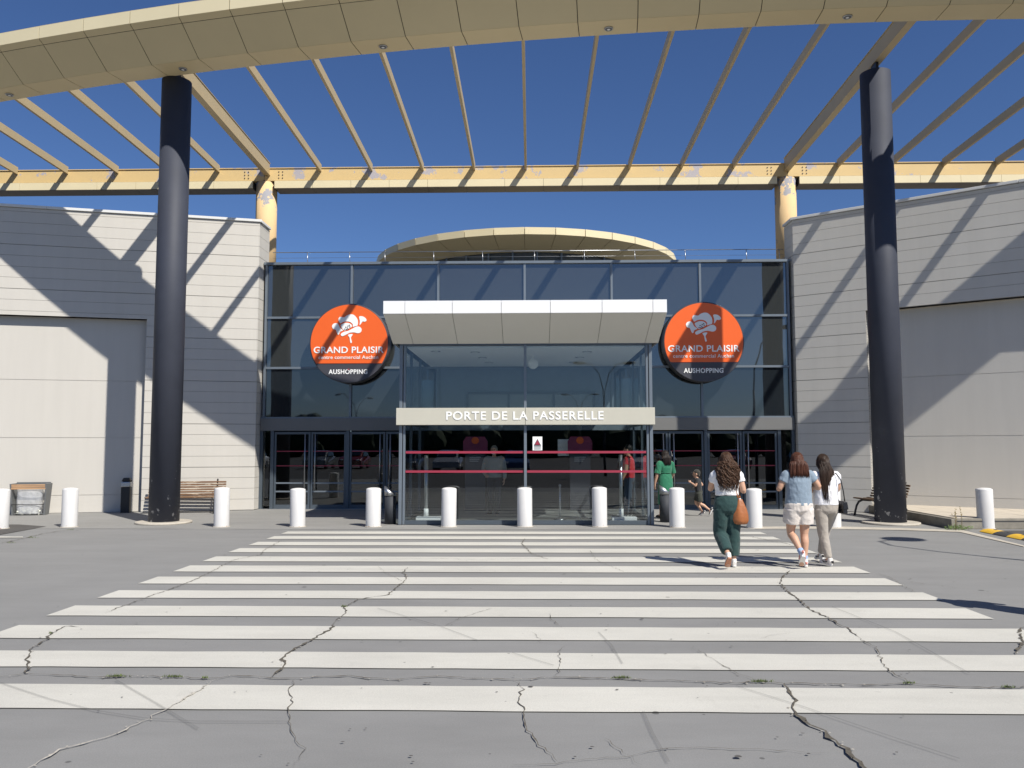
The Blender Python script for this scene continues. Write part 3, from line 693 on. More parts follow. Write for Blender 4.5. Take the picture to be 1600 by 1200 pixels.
# ================================================================== rotunda on the roof
rot = empty('roof_rotunda', (-.2,33.3,6.74), 0, 'round cream roofed glass lantern standing on the roof behind the railing', 'rotunda')
NA = 36; rc = lambda i, r, z: Vector((r*sin(2*pi*i/NA), -r*cos(2*pi*i/NA), z))
fz, sz = MB(), MB(); gg = .012
for i in range(NA):
    a0, a1 = i+gg, i+1-gg
    fz.prism([rc(a0,6.0,2.05), rc(a1,6.0,2.05), rc(a1,5.97,2.05), rc(a0,5.97,2.05)], (0,0,.24))
    A = [rc(a0,5.98,2.045), rc(a1,5.98,2.045), rc(a1,4.9,1.70), rc(a0,4.9,1.70)]
    sz.prism(A, (0,0,.012))
fz.build('roof_fascia', M['cream_pale_lit'], rot); sz.build('roof_soffit', M['cream'], rot)
b = MB(); b.tube([(0,0,1.72),(0,0,2.07),(0,0,2.28),(0,0,2.9)], [4.9,5.95,5.95,.5], 72); b.build('roof_dome', M['cream'], rot)
b = MB(); b.tube([(0,0,0),(0,0,1.71)], 4.85, 72); b.build('lantern_glass', panel_glass('lantern_glass', (.13,.16,.19), 2.2), rot)  # pane colour lightened to stand in for reflected sky
b = MB()
for i in range(NA):
    c = rc(i+.5, 4.9, 0); b.box((-.03,-.03,0),(.03,.03,1.7), 0, Matrix.Translation(c) @ Matrix.Rotation(2*pi*(i+.5)/NA, 4, 'Z'))
b.tube([(0,0,1.35),(0,0,1.40)], 4.90, 72); b.build('lantern_mullions', M['frame_light'], rot)

# ================================================================== bollards
def bollard():
    r = empty('bollard', (0,0,0))
    b = MB(); pr = [(.158,0),(.160,.02),(.160,.80),(.155,.815),(.12,.832),(.06,.842),(.004,.845)]
    b.tube([(0,0,z) for _, z in pr], [q for q, _ in pr], 36); b.build('post', M['bollard'], r)
    b = MB(); b.tube([(0,0,.0),(0,0,.012)], [.185,.172], 24); b.build('mortar_collar', M['pad'], r)
    return r
bx = [(0,829,'white bollard cut by the left edge of the photo, nearest the litter bin'),(108,826.5,'white bollard between the litter bin and the left navy column'),(346,826,'white bollard in front of the wooden bench beside the left wall'),
 (465,826,'white bollard in front of the leftmost glass doors'),(583,826,'white bollard left of the vestibule, in front of a slanted ashtray post'),
 (701,826,'white bollard in front of the left half of the vestibule glass'),(820,826,'white bollard in front of the middle post of the vestibule'),
 (937,826,'white bollard in front of the right half of the vestibule glass'),(1058,827,'white bollard in front of the woman in the green dress'),
 (1179,828,'white bollard right of the woman with the brown bag'),(1302,827,'white bollard behind the woman with the black handbag'),(1541,829,'white bollard beside the yellow and black speed bump')]
proto = bollard()
for i, (px, py, lb) in enumerate(bx):
    o = proto if i == 0 else copy_tree(proto)
    q = P(px, py-2.8); o.location = (q.x, q.y, 0.004); o.rotation_euler = (random.uniform(-.012,.012), random.uniform(-.014,.014), random.uniform(0,6))
    o.scale = (1,1,random.uniform(.97,1.0))
    tag(o, lb, 'bollard', 'white bollards along the forecourt edge')

# ================================================================== terrace, speed bump, weeds
ter = empty('terrace', (8.72,17.42,0), 0, 'low paved terrace with concrete kerb along the right wall', 'terrace')
b = MB(); b.box((0,.12,0),(14,9,.20)); b.box((.0,.0,0),(14,.118,.215)); b.box((-.1,0,0),(-.002,9,.205)); b.build('kerb', M['kerb'], ter, .012)
b = MB(); px_, py_ = 0.02, .13
rr = random.Random(5)
for j in range(9):
    for i in range(24):
        x0 = px_+i*.58; y0 = py_+j*.48; b.box((x0,y0,.201),(x0+.574,y0+.474,.222+rr.uniform(-.0015,.0015)))
b.build('paving_slabs', M['paver'], ter)
b = MB(); b.box((.02,-.005,.150),(14,-.001,.172)); b.build('ledge_gap_shade', M['rubber_k'], ter)  # flat dark strip standing in for the shade in the gap under the ledge
def bump(idx, q, lb, yel):
    o = empty('speed_bump_segment', q, radians(-2), lb, 'speed bump', 'rubber speed bump segments')
    b = MB(); n = 10; L_ = .49; W_ = .40
    prof_ = [(0,0),(.02,.012)]+[(W_*(.05+.9*k/n), .012+.042*sin(pi*k/n)**.8) for k in range(1,n)]+[(W_-.02,.012),(W_,0)]
    b.prism([(0 if False else x, 0, z) for x, z in prof_], (0,L_-.012,0)); b.build('rubber_body', M['rubber_y'] if yel else M['rubber_k'], o, .004)
    b = MB(); b.cyl((W_/2,L_/2), .032, .048, .058, 14); b.build('bolt_recess', M['black'], o)
for k in range(7):
    lb = ['%s rubber speed bump segment %s' % (('yellow','black')[k%2], t) for t in ('nearest the kerb corner','behind the second yellow segment','at the right edge, second yellow one from the kerb','following the second yellow one, at the photo edge','third yellow one, just beyond the photo edge','third black one beyond the photo edge','fourth yellow one beyond the photo edge')][k]
    bump(k, (8.88-.012*k, 16.42-.49*k, .010), lb, k%2==0)
# weed clump by the kerb corner
wd = empty('weed', (8.66,17.2,0), 0, 'green weed with dry upright stalks growing at the kerb corner', 'weed')
rr = random.Random(8); b = MB()
for _ in range(260):
    a = rr.uniform(0,2*pi); r_ = rr.random()**.6*.22; q = Vector((cos(a)*r_*1.2, sin(a)*r_*.6, rr.random()*.12*(1-r_*2.5)+.01)); s_ = rr.uniform(.012,.028)
    d = Vector((rr.uniform(-1,1), rr.uniform(-1,1), rr.uniform(-.2,1))).normalized(); e = d.orthogonal().normalized()
    b.face([q, q+d*s_+e*s_*.4, q+d*s_*2, q+d*s_-e*s_*.4])
b.build('leaves', M['leaf'], wd, recalc=False)
b = MB()
for k in range(7):
    x = rr.uniform(-.08,.08); y = rr.uniform(-.04,.04); h = rr.uniform(.25,.48); pts = [(x,y,0),(x+rr.uniform(-.02,.02),y,h*.5),(x+rr.uniform(-.05,.05),y,h)]
    b.tube(pts, [.004,.003,.002], 5)
    for m_ in range(8):
        t = rr.uniform(.4,1); q = Vector(pts[1]).lerp(Vector(pts[2]), t); b.face([q, q+Vector((rr.uniform(-.03,.03),0,.015)), q+Vector((rr.uniform(-.03,.03),.005,.03))])
b.build('stalks', M['grass_dry'], wd, recalc=False)

# ================================================================== street furniture
# slanted wooden litter bin with a clear bag
bn = empty('litter_bin', (-12.62,20.80,.004), radians(13), 'wood and grey steel litter bin holding a clear plastic bag, against the left wall', 'litter bin'); bn.scale = (.86,.9,.97)
for sx in (-1, 1):
    b = MB(); x = sx*.42
    b.prism([(x-.025 if sx<0 else x-.02,-.16,0),(x-.025 if sx<0 else x-.02,.18,0),(x-.025 if sx<0 else x-.02,.24,.84),(x-.025 if sx<0 else x-.02,-.24,.84)], (.045,0,0))
    o = b.build('side_panel', M['bin_metal'], bn, .004); o.rotation_euler.y = radians(3.5*sx)
for k in range(3):
    b = MB(); b.box((-.46,-.23,.76-k*.045),(.46,-.20,.795-k*.045)); b.build('wood_slat', M['wood_pale'], bn, .004)
b = MB(); b.box((-.46,.19,.66),(.46,.22,.84)); b.box((-.44,-.1,.02),(.44,.1,.05)); b.build('back_rail', M['bin_metal'], bn, .004)
b = MB(); b.tube([(-.43,-.22,.28),(.43,-.22,.28)], .008, 8); b.tube([(-.43,-.15,.30),(-.43,-.22,.28)], .008, 8); b.build('bag_hoop', M['black'], bn)
bagm = mat('plastic_bag', (.55,.56,.57), .18, .25, 7, .8, 9, coat=.6); bagm.node_tree.nodes['Principled BSDF'].inputs['Alpha'].default_value = .5
bm_ = MB(); seg = 40; n = 22; rings_ = []
for j in range(n+1):
    t = j/n; z = .66*(1-t)+.03*t; row = []
    for k in range(seg):
        a = 2*pi*k/seg; rx, ry = .355*(1-.10*t), .15*(1+.1*t)
        cx_ = (abs(cos(a))**.55)*(1 if cos(a)>0 else -1); sy_ = (abs(sin(a))**.55)*(1 if sin(a)>0 else -1)
        nn = noise.noise(Vector((cx_*3, sy_*3, z*5)))*.035 + noise.noise(Vector((cx_*9, sy_*9, z*7)))*.018
        f_ = 1+nn*2.2*(.2+t)
        row.append(bm_.bm.verts.new((cx_*rx*f_, sy_*ry*f_-.03, z)))
    rings_.append(row)
for r1, r2 in zip(rings_, rings_[1:]):
    for k in range(seg):
        f = bm_.bm.faces.new((r1[k], r1[(k+1)%seg], r2[(k+1)%seg], r2[k])); f.smooth = True
bm_.bm.faces.new(rings_[-1])
bm_.build('plastic_liner', bagm, bn)
b = MB(); rr = random.Random(2)
for _ in range(26): b.ball((rr.uniform(-.3,.3), rr.uniform(-.17,-.13), rr.uniform(.03,.17)), (rr.uniform(.02,.07), .02, rr.uniform(.015,.05)), 8)
b.build('litter', mat('crumpled_litter', (.45,.40,.33), .3, .8, 11, .5, 20), bn)

# ash posts
r = empty('ash_post', (-10.56,21.55,.004), radians(10), 'narrow black ashtray post standing in shade at the left wall', 'ash post', 'ashtray posts')
b = MB(); b.box((-.11,-.08,0),(.11,.08,.66)); b.build('body', M['black'], r, .01)
b = MB(); b.box((-.12,-.09,.665),(.12,.09,.80)); b.build('ash_tray', M['steel'], r, .02)
b = MB(); b.prism([(-.11,-.07,.82),(.11,-.07,.82),(.08,-.07,.90),(-.06,-.07,.90)], (0,.14,0)); b.box((-.115,.05,.8),(.115,.08,.84)); b.build('hood', M['black'], r, .008)
for (x, y, lb) in ((-3.12,18.45,'dark cylinder ash bin with slanted steel top at the left corner of the vestibule'),(3.02,18.95,'dark cylinder ash bin with slanted steel top beside the woman in green')):
    r = empty('ash_bin', (x,y,.004), 0, lb, 'ash bin', 'slanted ash bins at the vestibule')
    b = MB(); b.cyl((0,0), .125, .0, .62, 32); b.build('body', mat('bin_charcoal', (.03,.034,.042), .7, .1), r)
    b = MB(); n = 32; A = [(cos(2*pi*k/n)*.135, sin(2*pi*k/n)*.135) for k in range(n)]
    lo_ = [b.bm.verts.new((p[0],p[1],.621)) for p in A]; hi_ = [b.bm.verts.new((p[0],p[1],.735-p[0]*.75)) for p in A]
    for k in range(n): b.bm.faces.new((lo_[k], lo_[(k+1)%n], hi_[(k+1)%n], hi_[k])).smooth = True
    b.bm.faces.new(hi_); b.bm.faces.new(lo_[::-1]); b.build('steel_top', M['steel'], r)

def bench(loc, rz, label, wood, L_=1.9):
    """faces local -Y"""
    r = empty('bench', loc, rz, label, 'bench', 'wood slat benches by the walls')
    for k in range(5):
        b = MB(); y = -.30+k*.085; z = .42-.02*sin(k/4*pi); b.box((-L_/2,y-.032,z-.015),(L_/2,y+.032,z+.018)); b.build('seat_slat', wood, r, .006)
    for k in range(6):
        z = .47+k*.062; y = .12+k*.022; b = MB(); b.box((-L_/2,y-.014,z-.022),(L_/2,y+.014,z+.024)); b.build('back_slat', wood, r, .006)
    for sx in (-1, 1):
        x = sx*(L_/2-.22)
        b = MB(); b.tube([(x,-.42,0),(x,-.40,.10),(x,-.36,.24),(x,-.30,.34),(x,-.20,.385),(x,.0,.37),(x,.10,.40),(x,.16,.52),(x,.26,.86)], [.028,.026,.026,.028,.03,.03,.03,.026,.02], 8)
        b.tube([(x,.06,.37),(x,.20,.30),(x,.29,.16),(x,.33,.0)], [.03,.026,.024,.028], 8); b.build('leg', M['black'], r)
    return r
bench((-8.93,21.45,.004), radians(14), 'weathered wooden slat bench standing against the left wall behind the navy column', M['wood'])
bench((8.42,20.25,.004), radians(-84), 'brown slat bench with black curved legs behind the right navy column', mat('dark_bench_wood', (.13,.08,.045), .7, .3, 6, .2, 30, stretch=(.3,4,4)), 1.6)

# ================================================================== street lamps (outside the frame; one casts its shadow here, others show in the glass)
def lamp(x, y, arms, label, h=6.6, rz=0):
    r = empty('street_lamp', (x,y,0), rz, label, 'street lamp', 'street lamps of the car park')
    b = MB(); b.tube([(0,0,0),(0,0,.5),(0,0,h*.62)], [.08,.07,.045], 12); b.build('pole', M['black'], r)
    for s_ in arms:
        b = MB(); b.tube([(0,0,h*.6),(s_*.06,0,h*.75),(s_*.30,0,h*.90),(s_*.75,0,h*.985),(s_*1.25,0,h)], [.035,.03,.026,.024,.022], 8); b.build('arm', M['black'], r)
        b = MB(); b.tube([(s_*1.45,0,h-.09),(s_*1.45,0,h-.03),(s_*1.45,0,h+.03),(s_*1.45,0,h+.06)], [.30,.38,.34,.05], 24); b.build('lamp_head', M['bin_metal'], r)
lamp(9.55, 10.1, (1,), 'single arm lamp right of the frame whose disc shadow falls by the right column', 6.6, radians(27))
lamp(4.24, -11.6, (-1,1), 'nearest twin arm street lamp of the car park, mirrored in the vestibule glass', 6.6)
lamp(-18.4, -38, (-1,1), 'twin arm street lamp mirrored in the glass under the left round sign', 6.6)
lamp(4.6, -42, (-1,1), 'farther twin arm street lamp mirrored small in the vestibule glass', 6.6)

# ================================================================== car park behind the viewpoint (seen in reflections)
def car(x, y, rz, cm, label):
    r = empty('parked_car', (x,y,0), rz, label, 'car', 'cars parked in the car park')
    prof_ = [(-2.05,.30),(-2.1,.62),(-2.02,.86),(-1.75,.95),(-1.55,1.05),(-1.0,1.42),(-.2,1.50),(.55,1.44),(1.15,1.02),(1.75,.88),(2.08,.72),(2.1,.34)]
    b = MB(); rows = []
    for t, sc in ((-.86,.86),(-.80,.97),(-.55,1.0),(.55,1.0),(.80,.97),(.86,.86)):
        rows.append([b.bm.verts.new((p[0]*(.97 if abs(t)>.8 else 1), t*(1 if p[1]<1.0 else .82), .3+(p[1]-.3)*sc)) for p in prof_])
    n = len(prof_)
    for r1, r2 in zip(rows, rows[1:]):
        for k in range(n): f = b.bm.faces.new((r1[k], r1[(k+1)%n], r2[(k+1)%n], r2[k])); f.smooth = False
    b.bm.faces.new(rows[0]); b.bm.faces.new(rows[-1][::-1]); b.build('body', cm, r, .03)
    b = MB()
    for s_ in (-1, 1): b.prism([(-1.35,s_*.80,1.02),(1.0,s_*.80,1.02),(.5,s_*.72,1.38),(-.95,s_*.72,1.38)], (0,s_*.012,0))
    b.prism([(1.12,-.6,1.06),(1.12,.6,1.06),(.62,.55,1.41),(.62,-.55,1.41)], (.03,0,.03)); b.prism([(-1.52,-.6,1.09),(-1.52,.6,1.09),(-1.08,.55,1.38),(-1.08,-.55,1.38)], (-.03,0,.03))
    b.build('window', M['glass_low'], r)
    for wx in (-1.3, 1.3):
        for s_ in (-1, 1):
            b = MB(); b.tube([(wx,s_*.66,.32),(wx,s_*.87,.32)], .32, 24); o = b.build('wheel', M['rubber_k'], r)
            b = MB(); b.tube([(wx,s_*.871,.32),(wx,s_*.885,.32)], .2, 16); h = b.build('rim', M['steel'], o)
    b = MB()
    for s_ in (-.6,.6): b.ball((2.04,s_,.70), (.06,.16,.07), 10)
    b.build('headlight', M['white'], r)
paints = [('white',(.7,.7,.7)),('grey',(.18,.19,.2)),('dark red',(.22,.02,.02)),('black',(.015,.015,.018)),('silver',(.42,.43,.45)),('blue',(.03,.07,.2))]
rr = random.Random(4)
for k, x in enumerate([-22,-16.5,-13.8,-8.2,-5.5,-1,7.4,10.1,15.6,21]):
    nm, c = paints[k % 6]
    car(x, -19+rr.uniform(-.3,.3), pi/2+rr.uniform(-.03,.03), mat('car_paint_'+nm, c, .3, .02, coat=1), '%s hatchback parked %s in the row mirrored by the doors' % (nm, ('far left','second','third','fourth','fifth','sixth','seventh','eighth','ninth','last, far right')[k]))
# distant dark tree belt (mirrored horizon)
b = MB(); rr = random.Random(9)
for k in range(150):
    x = -150+k*2+rr.uniform(-1,1); h = rr.uniform(3.5,6); y = -95+rr.uniform(-4,4)
    for q in range(5):
        c = Vector((x+rr.uniform(-1.5,1.5), y+rr.uniform(-1.5,1.5), h*(.25+.15*q))); g_ = bmesh.ops.create_icosphere(b.bm, subdivisions=2, radius=rr.uniform(1.2,2.3), matrix=Matrix.Translation(c))
        for v in g_['verts']: v.co += Vector((rr.uniform(-.25,.25), rr.uniform(-.25,.25), rr.uniform(-.25,.25)))
tag(b.build('distant_trees', mat('far_foliage', (.035,.055,.025), .9, .3, 1), None), 'dark tree belt beyond the car park, mirrored low in the glass', 'trees', kind='stuff')

# ================================================================== people
def remeshed(b, voxel, smooth=4, wr=0.0, wf=9.0, seed=0.0, factor=.5):
    """voxel-union of overlapping lofts -> one continuous smooth surface (mesh data)"""
    bmesh.ops.recalc_face_normals(b.bm, faces=b.bm.faces)
    me = bpy.data.meshes.new('tmp'); b.bm.to_mesh(me); b.bm.free()
    o = bpy.data.objects.new('tmp', me); col.objects.link(o)
    m = o.modifiers.new('r', 'REMESH'); m.mode = 'VOXEL'; m.voxel_size = voxel
    s_ = o.modifiers.new('s', 'SMOOTH'); s_.iterations = smooth; s_.factor = factor
    bpy.context.view_layer.update()
    ev = o.evaluated_get(bpy.context.evaluated_depsgraph_get()); out = bpy.data.meshes.new_from_object(ev)
    bpy.data.objects.remove(o); bpy.data.meshes.remove(me)
    if wr:
        co = [v.co.copy() for v in out.vertices]; nr = [v.normal.copy() for v in out.vertices]
        for v, c, n in zip(out.vertices, co, nr):
            q = Vector((c.x*wf*1.2+seed, c.y*wf*1.2, c.z*wf*.8+seed))
            f = noise.noise(q)+.5*noise.noise(q*2.1); f = (1-abs(f)*2)*.6+f*.4
            v.co = c+n*wr*f
    for p in out.polygons: p.use_smooth = True
    return out
def mobj(name, me, m, parent):
    me.name = name; me.materials.clear(); me.materials.append(m)
    o = bpy.data.objects.new(name, me); col.objects.link(o); o.parent = parent; return o
def V(*a): return Vector(a)
def limb(b, pts, rs, seg=14):
    # subdivide for rounder joints
    P_ = [Vector(p) for p in pts]; out = []; ro = []
    for i in range(len(P_)-1):
        for k in range(4):
            t = k/4; p0 = P_[max(i-1,0)]; p1 = P_[i]; p2 = P_[i+1]; p3 = P_[min(i+2,len(P_)-1)]
            out.append(.5*((2*p1)+(p2-p0)*t+(2*p0-5*p1+4*p2-p3)*t*t+(3*p1-p0-3*p2+p3)*t**3))
            a, c = rs[i], rs[i+1]; a = a if isinstance(a, tuple) else (a, a); c = c if isinstance(c, tuple) else (c, c)
            ro.append((a[0]+(c[0]-a[0])*t, a[1]+(c[1]-a[1])*t))
    out.append(P_[-1]); e = rs[-1]; ro.append(e if isinstance(e, tuple) else (e, e))
    b.tube(out, ro, seg)
def hand(b, wrist, d, palm_n, side, curl=.5, s=1.0):
    """d: pointing direction of the hand, palm_n: direction the palm faces, side: +1/-1 thumb side"""
    d = d.normalized(); n = (palm_n-d*palm_n.dot(d)).normalized(); x = d.cross(n)*side
    b.tube([wrist-d*.01*s, wrist+d*.03*s, wrist+d*.07*s, wrist+d*.088*s], [(.022*s,.020*s),(.032*s,.016*s),(.038*s,.014*s),(.034*s,.011*s)], 12, side=x)
    for k, (off, L_) in enumerate(((.028,.070),(.010,.080),(-.009,.075),(-.027,.058))):
        p = wrist+d*.080*s+x*off*s; c = curl*(1+.15*k); dd = d; pts = [p]
        for q in range(3):
            dd = (dd*cos(c*.7)+n*sin(c*.7)).normalized() if q else (d*cos(c*.4)+n*sin(c*.4)).normalized()
            if q: d2 = (d*cos(c*(.4+.6*q))+n*sin(c*(.4+.6*q))).normalized(); dd = d2
            p = p+dd*L_*s*(.42,.32,.26)[q]; pts.append(p)
        b.tube(pts, [.0095*s,.009*s,.0082*s,.006*s], 8)
    p = wrist+d*.025*s+x*.026*s; t1 = (d*.7+x*.6+n*.35).normalized(); t2 = (d*.9+x*.2+n*.5).normalized()
    b.tube([p-x*.01*s, p+t1*.032*s, p+t1*.032*s+t2*.034*s], [.012*s,.011*s,.008*s], 8)
SKIN = mat('skin', (.56,.33,.22), .5, .05, 12)
SKIN2 = mat('skin_tan', (.44,.25,.16), .5, .05, 12)
EYE = mat('eye_dark', (.02,.015,.012), .2, .1)
def body(root, g, skin, arms, legs, headrot=(0,0), chest=(0,0), hs=1.0, male=False, ls=1.0):
    """g: overall scale; arms/legs give joints in metres for a 1.6 m figure"""
    S = lambda v: Vector(v)*g
    cx, cy = chest; b = MB()
    tz = [.77,.85,.93,1.02,1.12,1.22,1.30,1.345]; w_ = [(.10,.075),(.158,.108),(.148,.100),(.118,.086),(.128,.092),(.148,.098),(.150,.076),(.065,.052)]
    if male: w_ = [(.10,.075),(.148,.105),(.140,.100),(.130,.092),(.142,.100),(.168,.106),(.172,.080),(.07,.055)]
    limb(b, [S((cx*(z-.8)/.55, cy*(z-.8)/.55-(.012 if 1.05<z<1.25 else 0), z)) for z in tz], [(a*g, c*g) for a, c in w_], 18)
    nb = Vector((cx, cy, 1.32)); hc = Vector((cx*1.1+headrot[0]*.1, cy*1.1+.018, 1.487)); 
    limb(b, [nb*g, (nb+Vector((0,.006,.06)))*g, (hc-Vector((0,.01,.04)))*g], [.055*g,.046*g,.046*g])
    R_ = Matrix.Rotation(headrot[1], 3, 'Z')
    hp = lambda v: (hc + R_ @ (Vector(v)*hs))*g
    k = hs*g
    b.ball(hp((0,-.008,.018)), (.073*k,.090*k,.094*k), 20, 0, R_); b.ball(hp((0,.022,-.045)), (.052*k,.058*k,.062*k), 16, 0, R_); b.ball(hp((0,.045,-.082)), (.028*k,.028*k,.022*k), 12)
    b.tube([hp((0,.082,.012)), hp((0,.098,-.022)), hp((0,.092,-.034))], [.008*k,.014*k,.011*k], 8)
    for s_ in (-1, 1):
        b.ball(hp((s_*.074,-.005,-.008)), (.010*k,.020*k,.030*k), 10, 0, R_)
        b.ball(hp((s_*.030,.074,.022)), (.020*k,.012*k,.010*k), 8, 0, R_)
    b.tube([hp((-.022,.078,-.055)), hp((0,.086,-.054)), hp((.022,.078,-.055))], [.005*k,.008*k,.005*k], 8)
    ar = 1.12 if male else 1.0
    for s_, (el, wr_, hd, pn, cu) in arms.items():
        sh = Vector((cx+s_*(.185 if male else .165), cy-.005, 1.295))
        limb(b, [S((cx+s_*.10,cy,1.30)), sh*g, S(el), S(Vector(el).lerp(Vector(wr_), .3)), S(wr_)], [.045*g,.053*ar*g,.039*ar*g,.038*ar*g,.024*ar*g])
        hand(b, S(wr_), Vector(hd), Vector(pn), -s_ if Vector(pn).y < -.3 else s_, cu, g*1.0)
    for s_, (kn, an, toe) in legs.items():
        kn, an, toe = Vector(kn), Vector(an), Vector(toe)
        calf = kn.lerp(an, .3)+Vector((0,-.012,0)); 
        limb(b, [S((s_*.082,0,.86)), S(Vector((s_*.088,0,.80)).lerp(kn,.3)), S(kn), S(calf), S(kn.lerp(an,.75)), S(an)], [.085*g*ls,.084*g*ls,.054*g*ls,.056*g*ls,.036*g,.034*g])
        d = (toe-an); fl = Vector((d.x,d.y,0)); 
        limb(b, [S(an), S(an.lerp(toe,.5)), S(toe)], [.034*g,(.038*g,.028*g),(.035*g,.015*g)])
    me = remeshed(b, .0062, 3)
    mobj('body', me, skin, root)
    for s_ in (-1, 1):
        e = MB(); e.ball(hp((s_*.031,.080,.022)), .0095*k, 10); e.build('eye', EYE, root)
    return hp, hc, R_
def shoe(root, an, toe, g, upper, sole, extra=None, up=None):
    """heel-to-toe lofted sneaker; toe = tip on the ground side"""
    an, toe = Vector(an)*g, Vector(toe)*g
    d = (toe-an); L_ = d.length; 
    side = d.cross(Vector((0,0,1))).normalized(); 
    nrm = side.cross(d.normalized())       # up-ish of the foot along ankle->toe
    f = d.normalized(); 
    # foot frame: sole plane passes below ankle and through the toe
    ang = radians(24); ff = (f*cos(ang)+nrm*sin(ang)).normalized(); uu = side.cross(ff).normalized()
    heel = an - uu*.070*g - ff*.055*g
    b = MB(); q = lambda a, h: heel+ff*a*g+uu*h*g
    limb(b, [q(-.002,.045),q(.03,.048),q(.08,.046),(q(.14,.036)),q(.20,.026),q(.238,.020)], [(.026*g,.034*g),(.034*g,.044*g),(.036*g,.043*g),(.040*g,.032*g),(.040*g,.022*g),(.020*g,.012*g)])
    limb(b, [q(.035,.05), q(.04,.105)], [.036*g,.036*g])
    s_ = root
    o = mobj('shoe', remeshed(b, .006, 4), upper, root)
    b = MB(); out = []
    for a, w in ((0,.018),(.02,.030),(.06,.033),(.12,.037),(.18,.043),(.22,.036),(.246,.016)): out.append((a, w))
    poly = [heel+ff*a*g+side*w*g for a, w in out]+[heel+ff*a*g-side*w*g for a, w in out[::-1]]
    b.prism(poly, uu*.024*g); b.build('sole', sole, o, .004)
    if extra:
        b = MB()
        for sg in (-1, 1): b.tube([q(.05,.05)+side*sg*.038*g, q(.11,.03)+side*sg*.043*g, q(.15,.045)+side*sg*.036*g], .008*g, 6)
        b.tube([q(.0,.04)-ff*.028*g, q(.0,.075)-ff*.022*g], [.014*g,.018*g], 8)
        b.build('shoe_trim', extra, o)
    return o
def tee(root, g, m, hem, arms, chest=(0,0), name='shirt', male=False, sleeve=.5, wide=0, wr=.006, seed=0, crop=0, hemw=None):
    S = lambda v: Vector(v)*g; cx, cy = chest; b = MB()
    zs = [hem, hem+.06, .5*(hem+1.22)+.03, 1.20, 1.28, 1.325, 1.345]; e = .022+wide; mw = .02 if male else 0
    hw = hemw or (.165,.118)
    rs = [(hw[0]+wide,hw[1]+wide),(hw[0]-.004+wide,hw[1]-.003+wide),(.138+e+mw,.100+e),(.150+e*.8+mw,.102+e*.8),(.158+e*.5+mw,.088+e*.6),(.130+mw,.070),(.075,.058)]
    limb(b, [S((cx*(z-.8)/.55, cy*(z-.8)/.55-.004, z)) for z in zs], [(a*g, c*g) for a, c in rs], 24)
    for s_, (el, wr_, *_r) in arms.items():
        sh = Vector((cx+s_*(.182 if male else .162), cy-.005, 1.293)); el = Vector(el); 
        if sleeve <= 1: pts = [Vector((cx+s_*.08,cy,1.29)), sh, sh.lerp(el,.5*sleeve), sh.lerp(el,sleeve)]; r_ = [.055,.066,.066,.070]
        else: pts = [Vector((cx+s_*.08,cy,1.29)), sh, el, el.lerp(Vector(wr_), sleeve-1)]; r_ = [.055,.064,.052,.042]
        limb(b, [S(p) for p in pts], [q*g for q in r_], 16)
    return mobj(name, remeshed(b, .0085, 5, wr*g, 10, seed), m, root)
def trousers(root, g, m, top, legs, wt, wk, wa, frac=.9, name='trousers', wr=.005, seed=0, hip=(.178,.122)):
    S = lambda v: Vector(v)*g; b = MB()
    limb(b, [S((0,0,top)), S((0,0,top-.05)), S((0,-.006,.88)), S((0,-.004,.80)), S((0,0,.755))], [((hip[0]-.028)*g,(hip[1]-.018)*g),((hip[0]-.012)*g,(hip[1]-.008)*g),(hip[0]*g,hip[1]*g),((hip[0]-.008)*g,(hip[1]-.008)*g),(.12*g,.085*g)], 24)
    for s_, (kn, an, toe) in legs.items():
        kn, an = Vector(kn), Vector(an); h0 = Vector((s_*.084,0,.82))
        if frac <= .5: pts = [h0, h0.lerp(kn, frac), h0.lerp(kn, frac*2)]; rs = [wt, (wt+wk)/2, wk]
        else: pts = [h0, h0.lerp(kn,.5), kn, kn.lerp(an,.5*(frac)), kn.lerp(an, frac)]; rs = [wt, (wt+wk)/2, wk, (wk+wa)/2, wa]
        limb(b, [S(p) for p in pts], [(r*g, r*.98*g) for r in rs], 20)
    return mobj(name, remeshed(b, .0085, 5, wr*g, 9, seed), m, root)
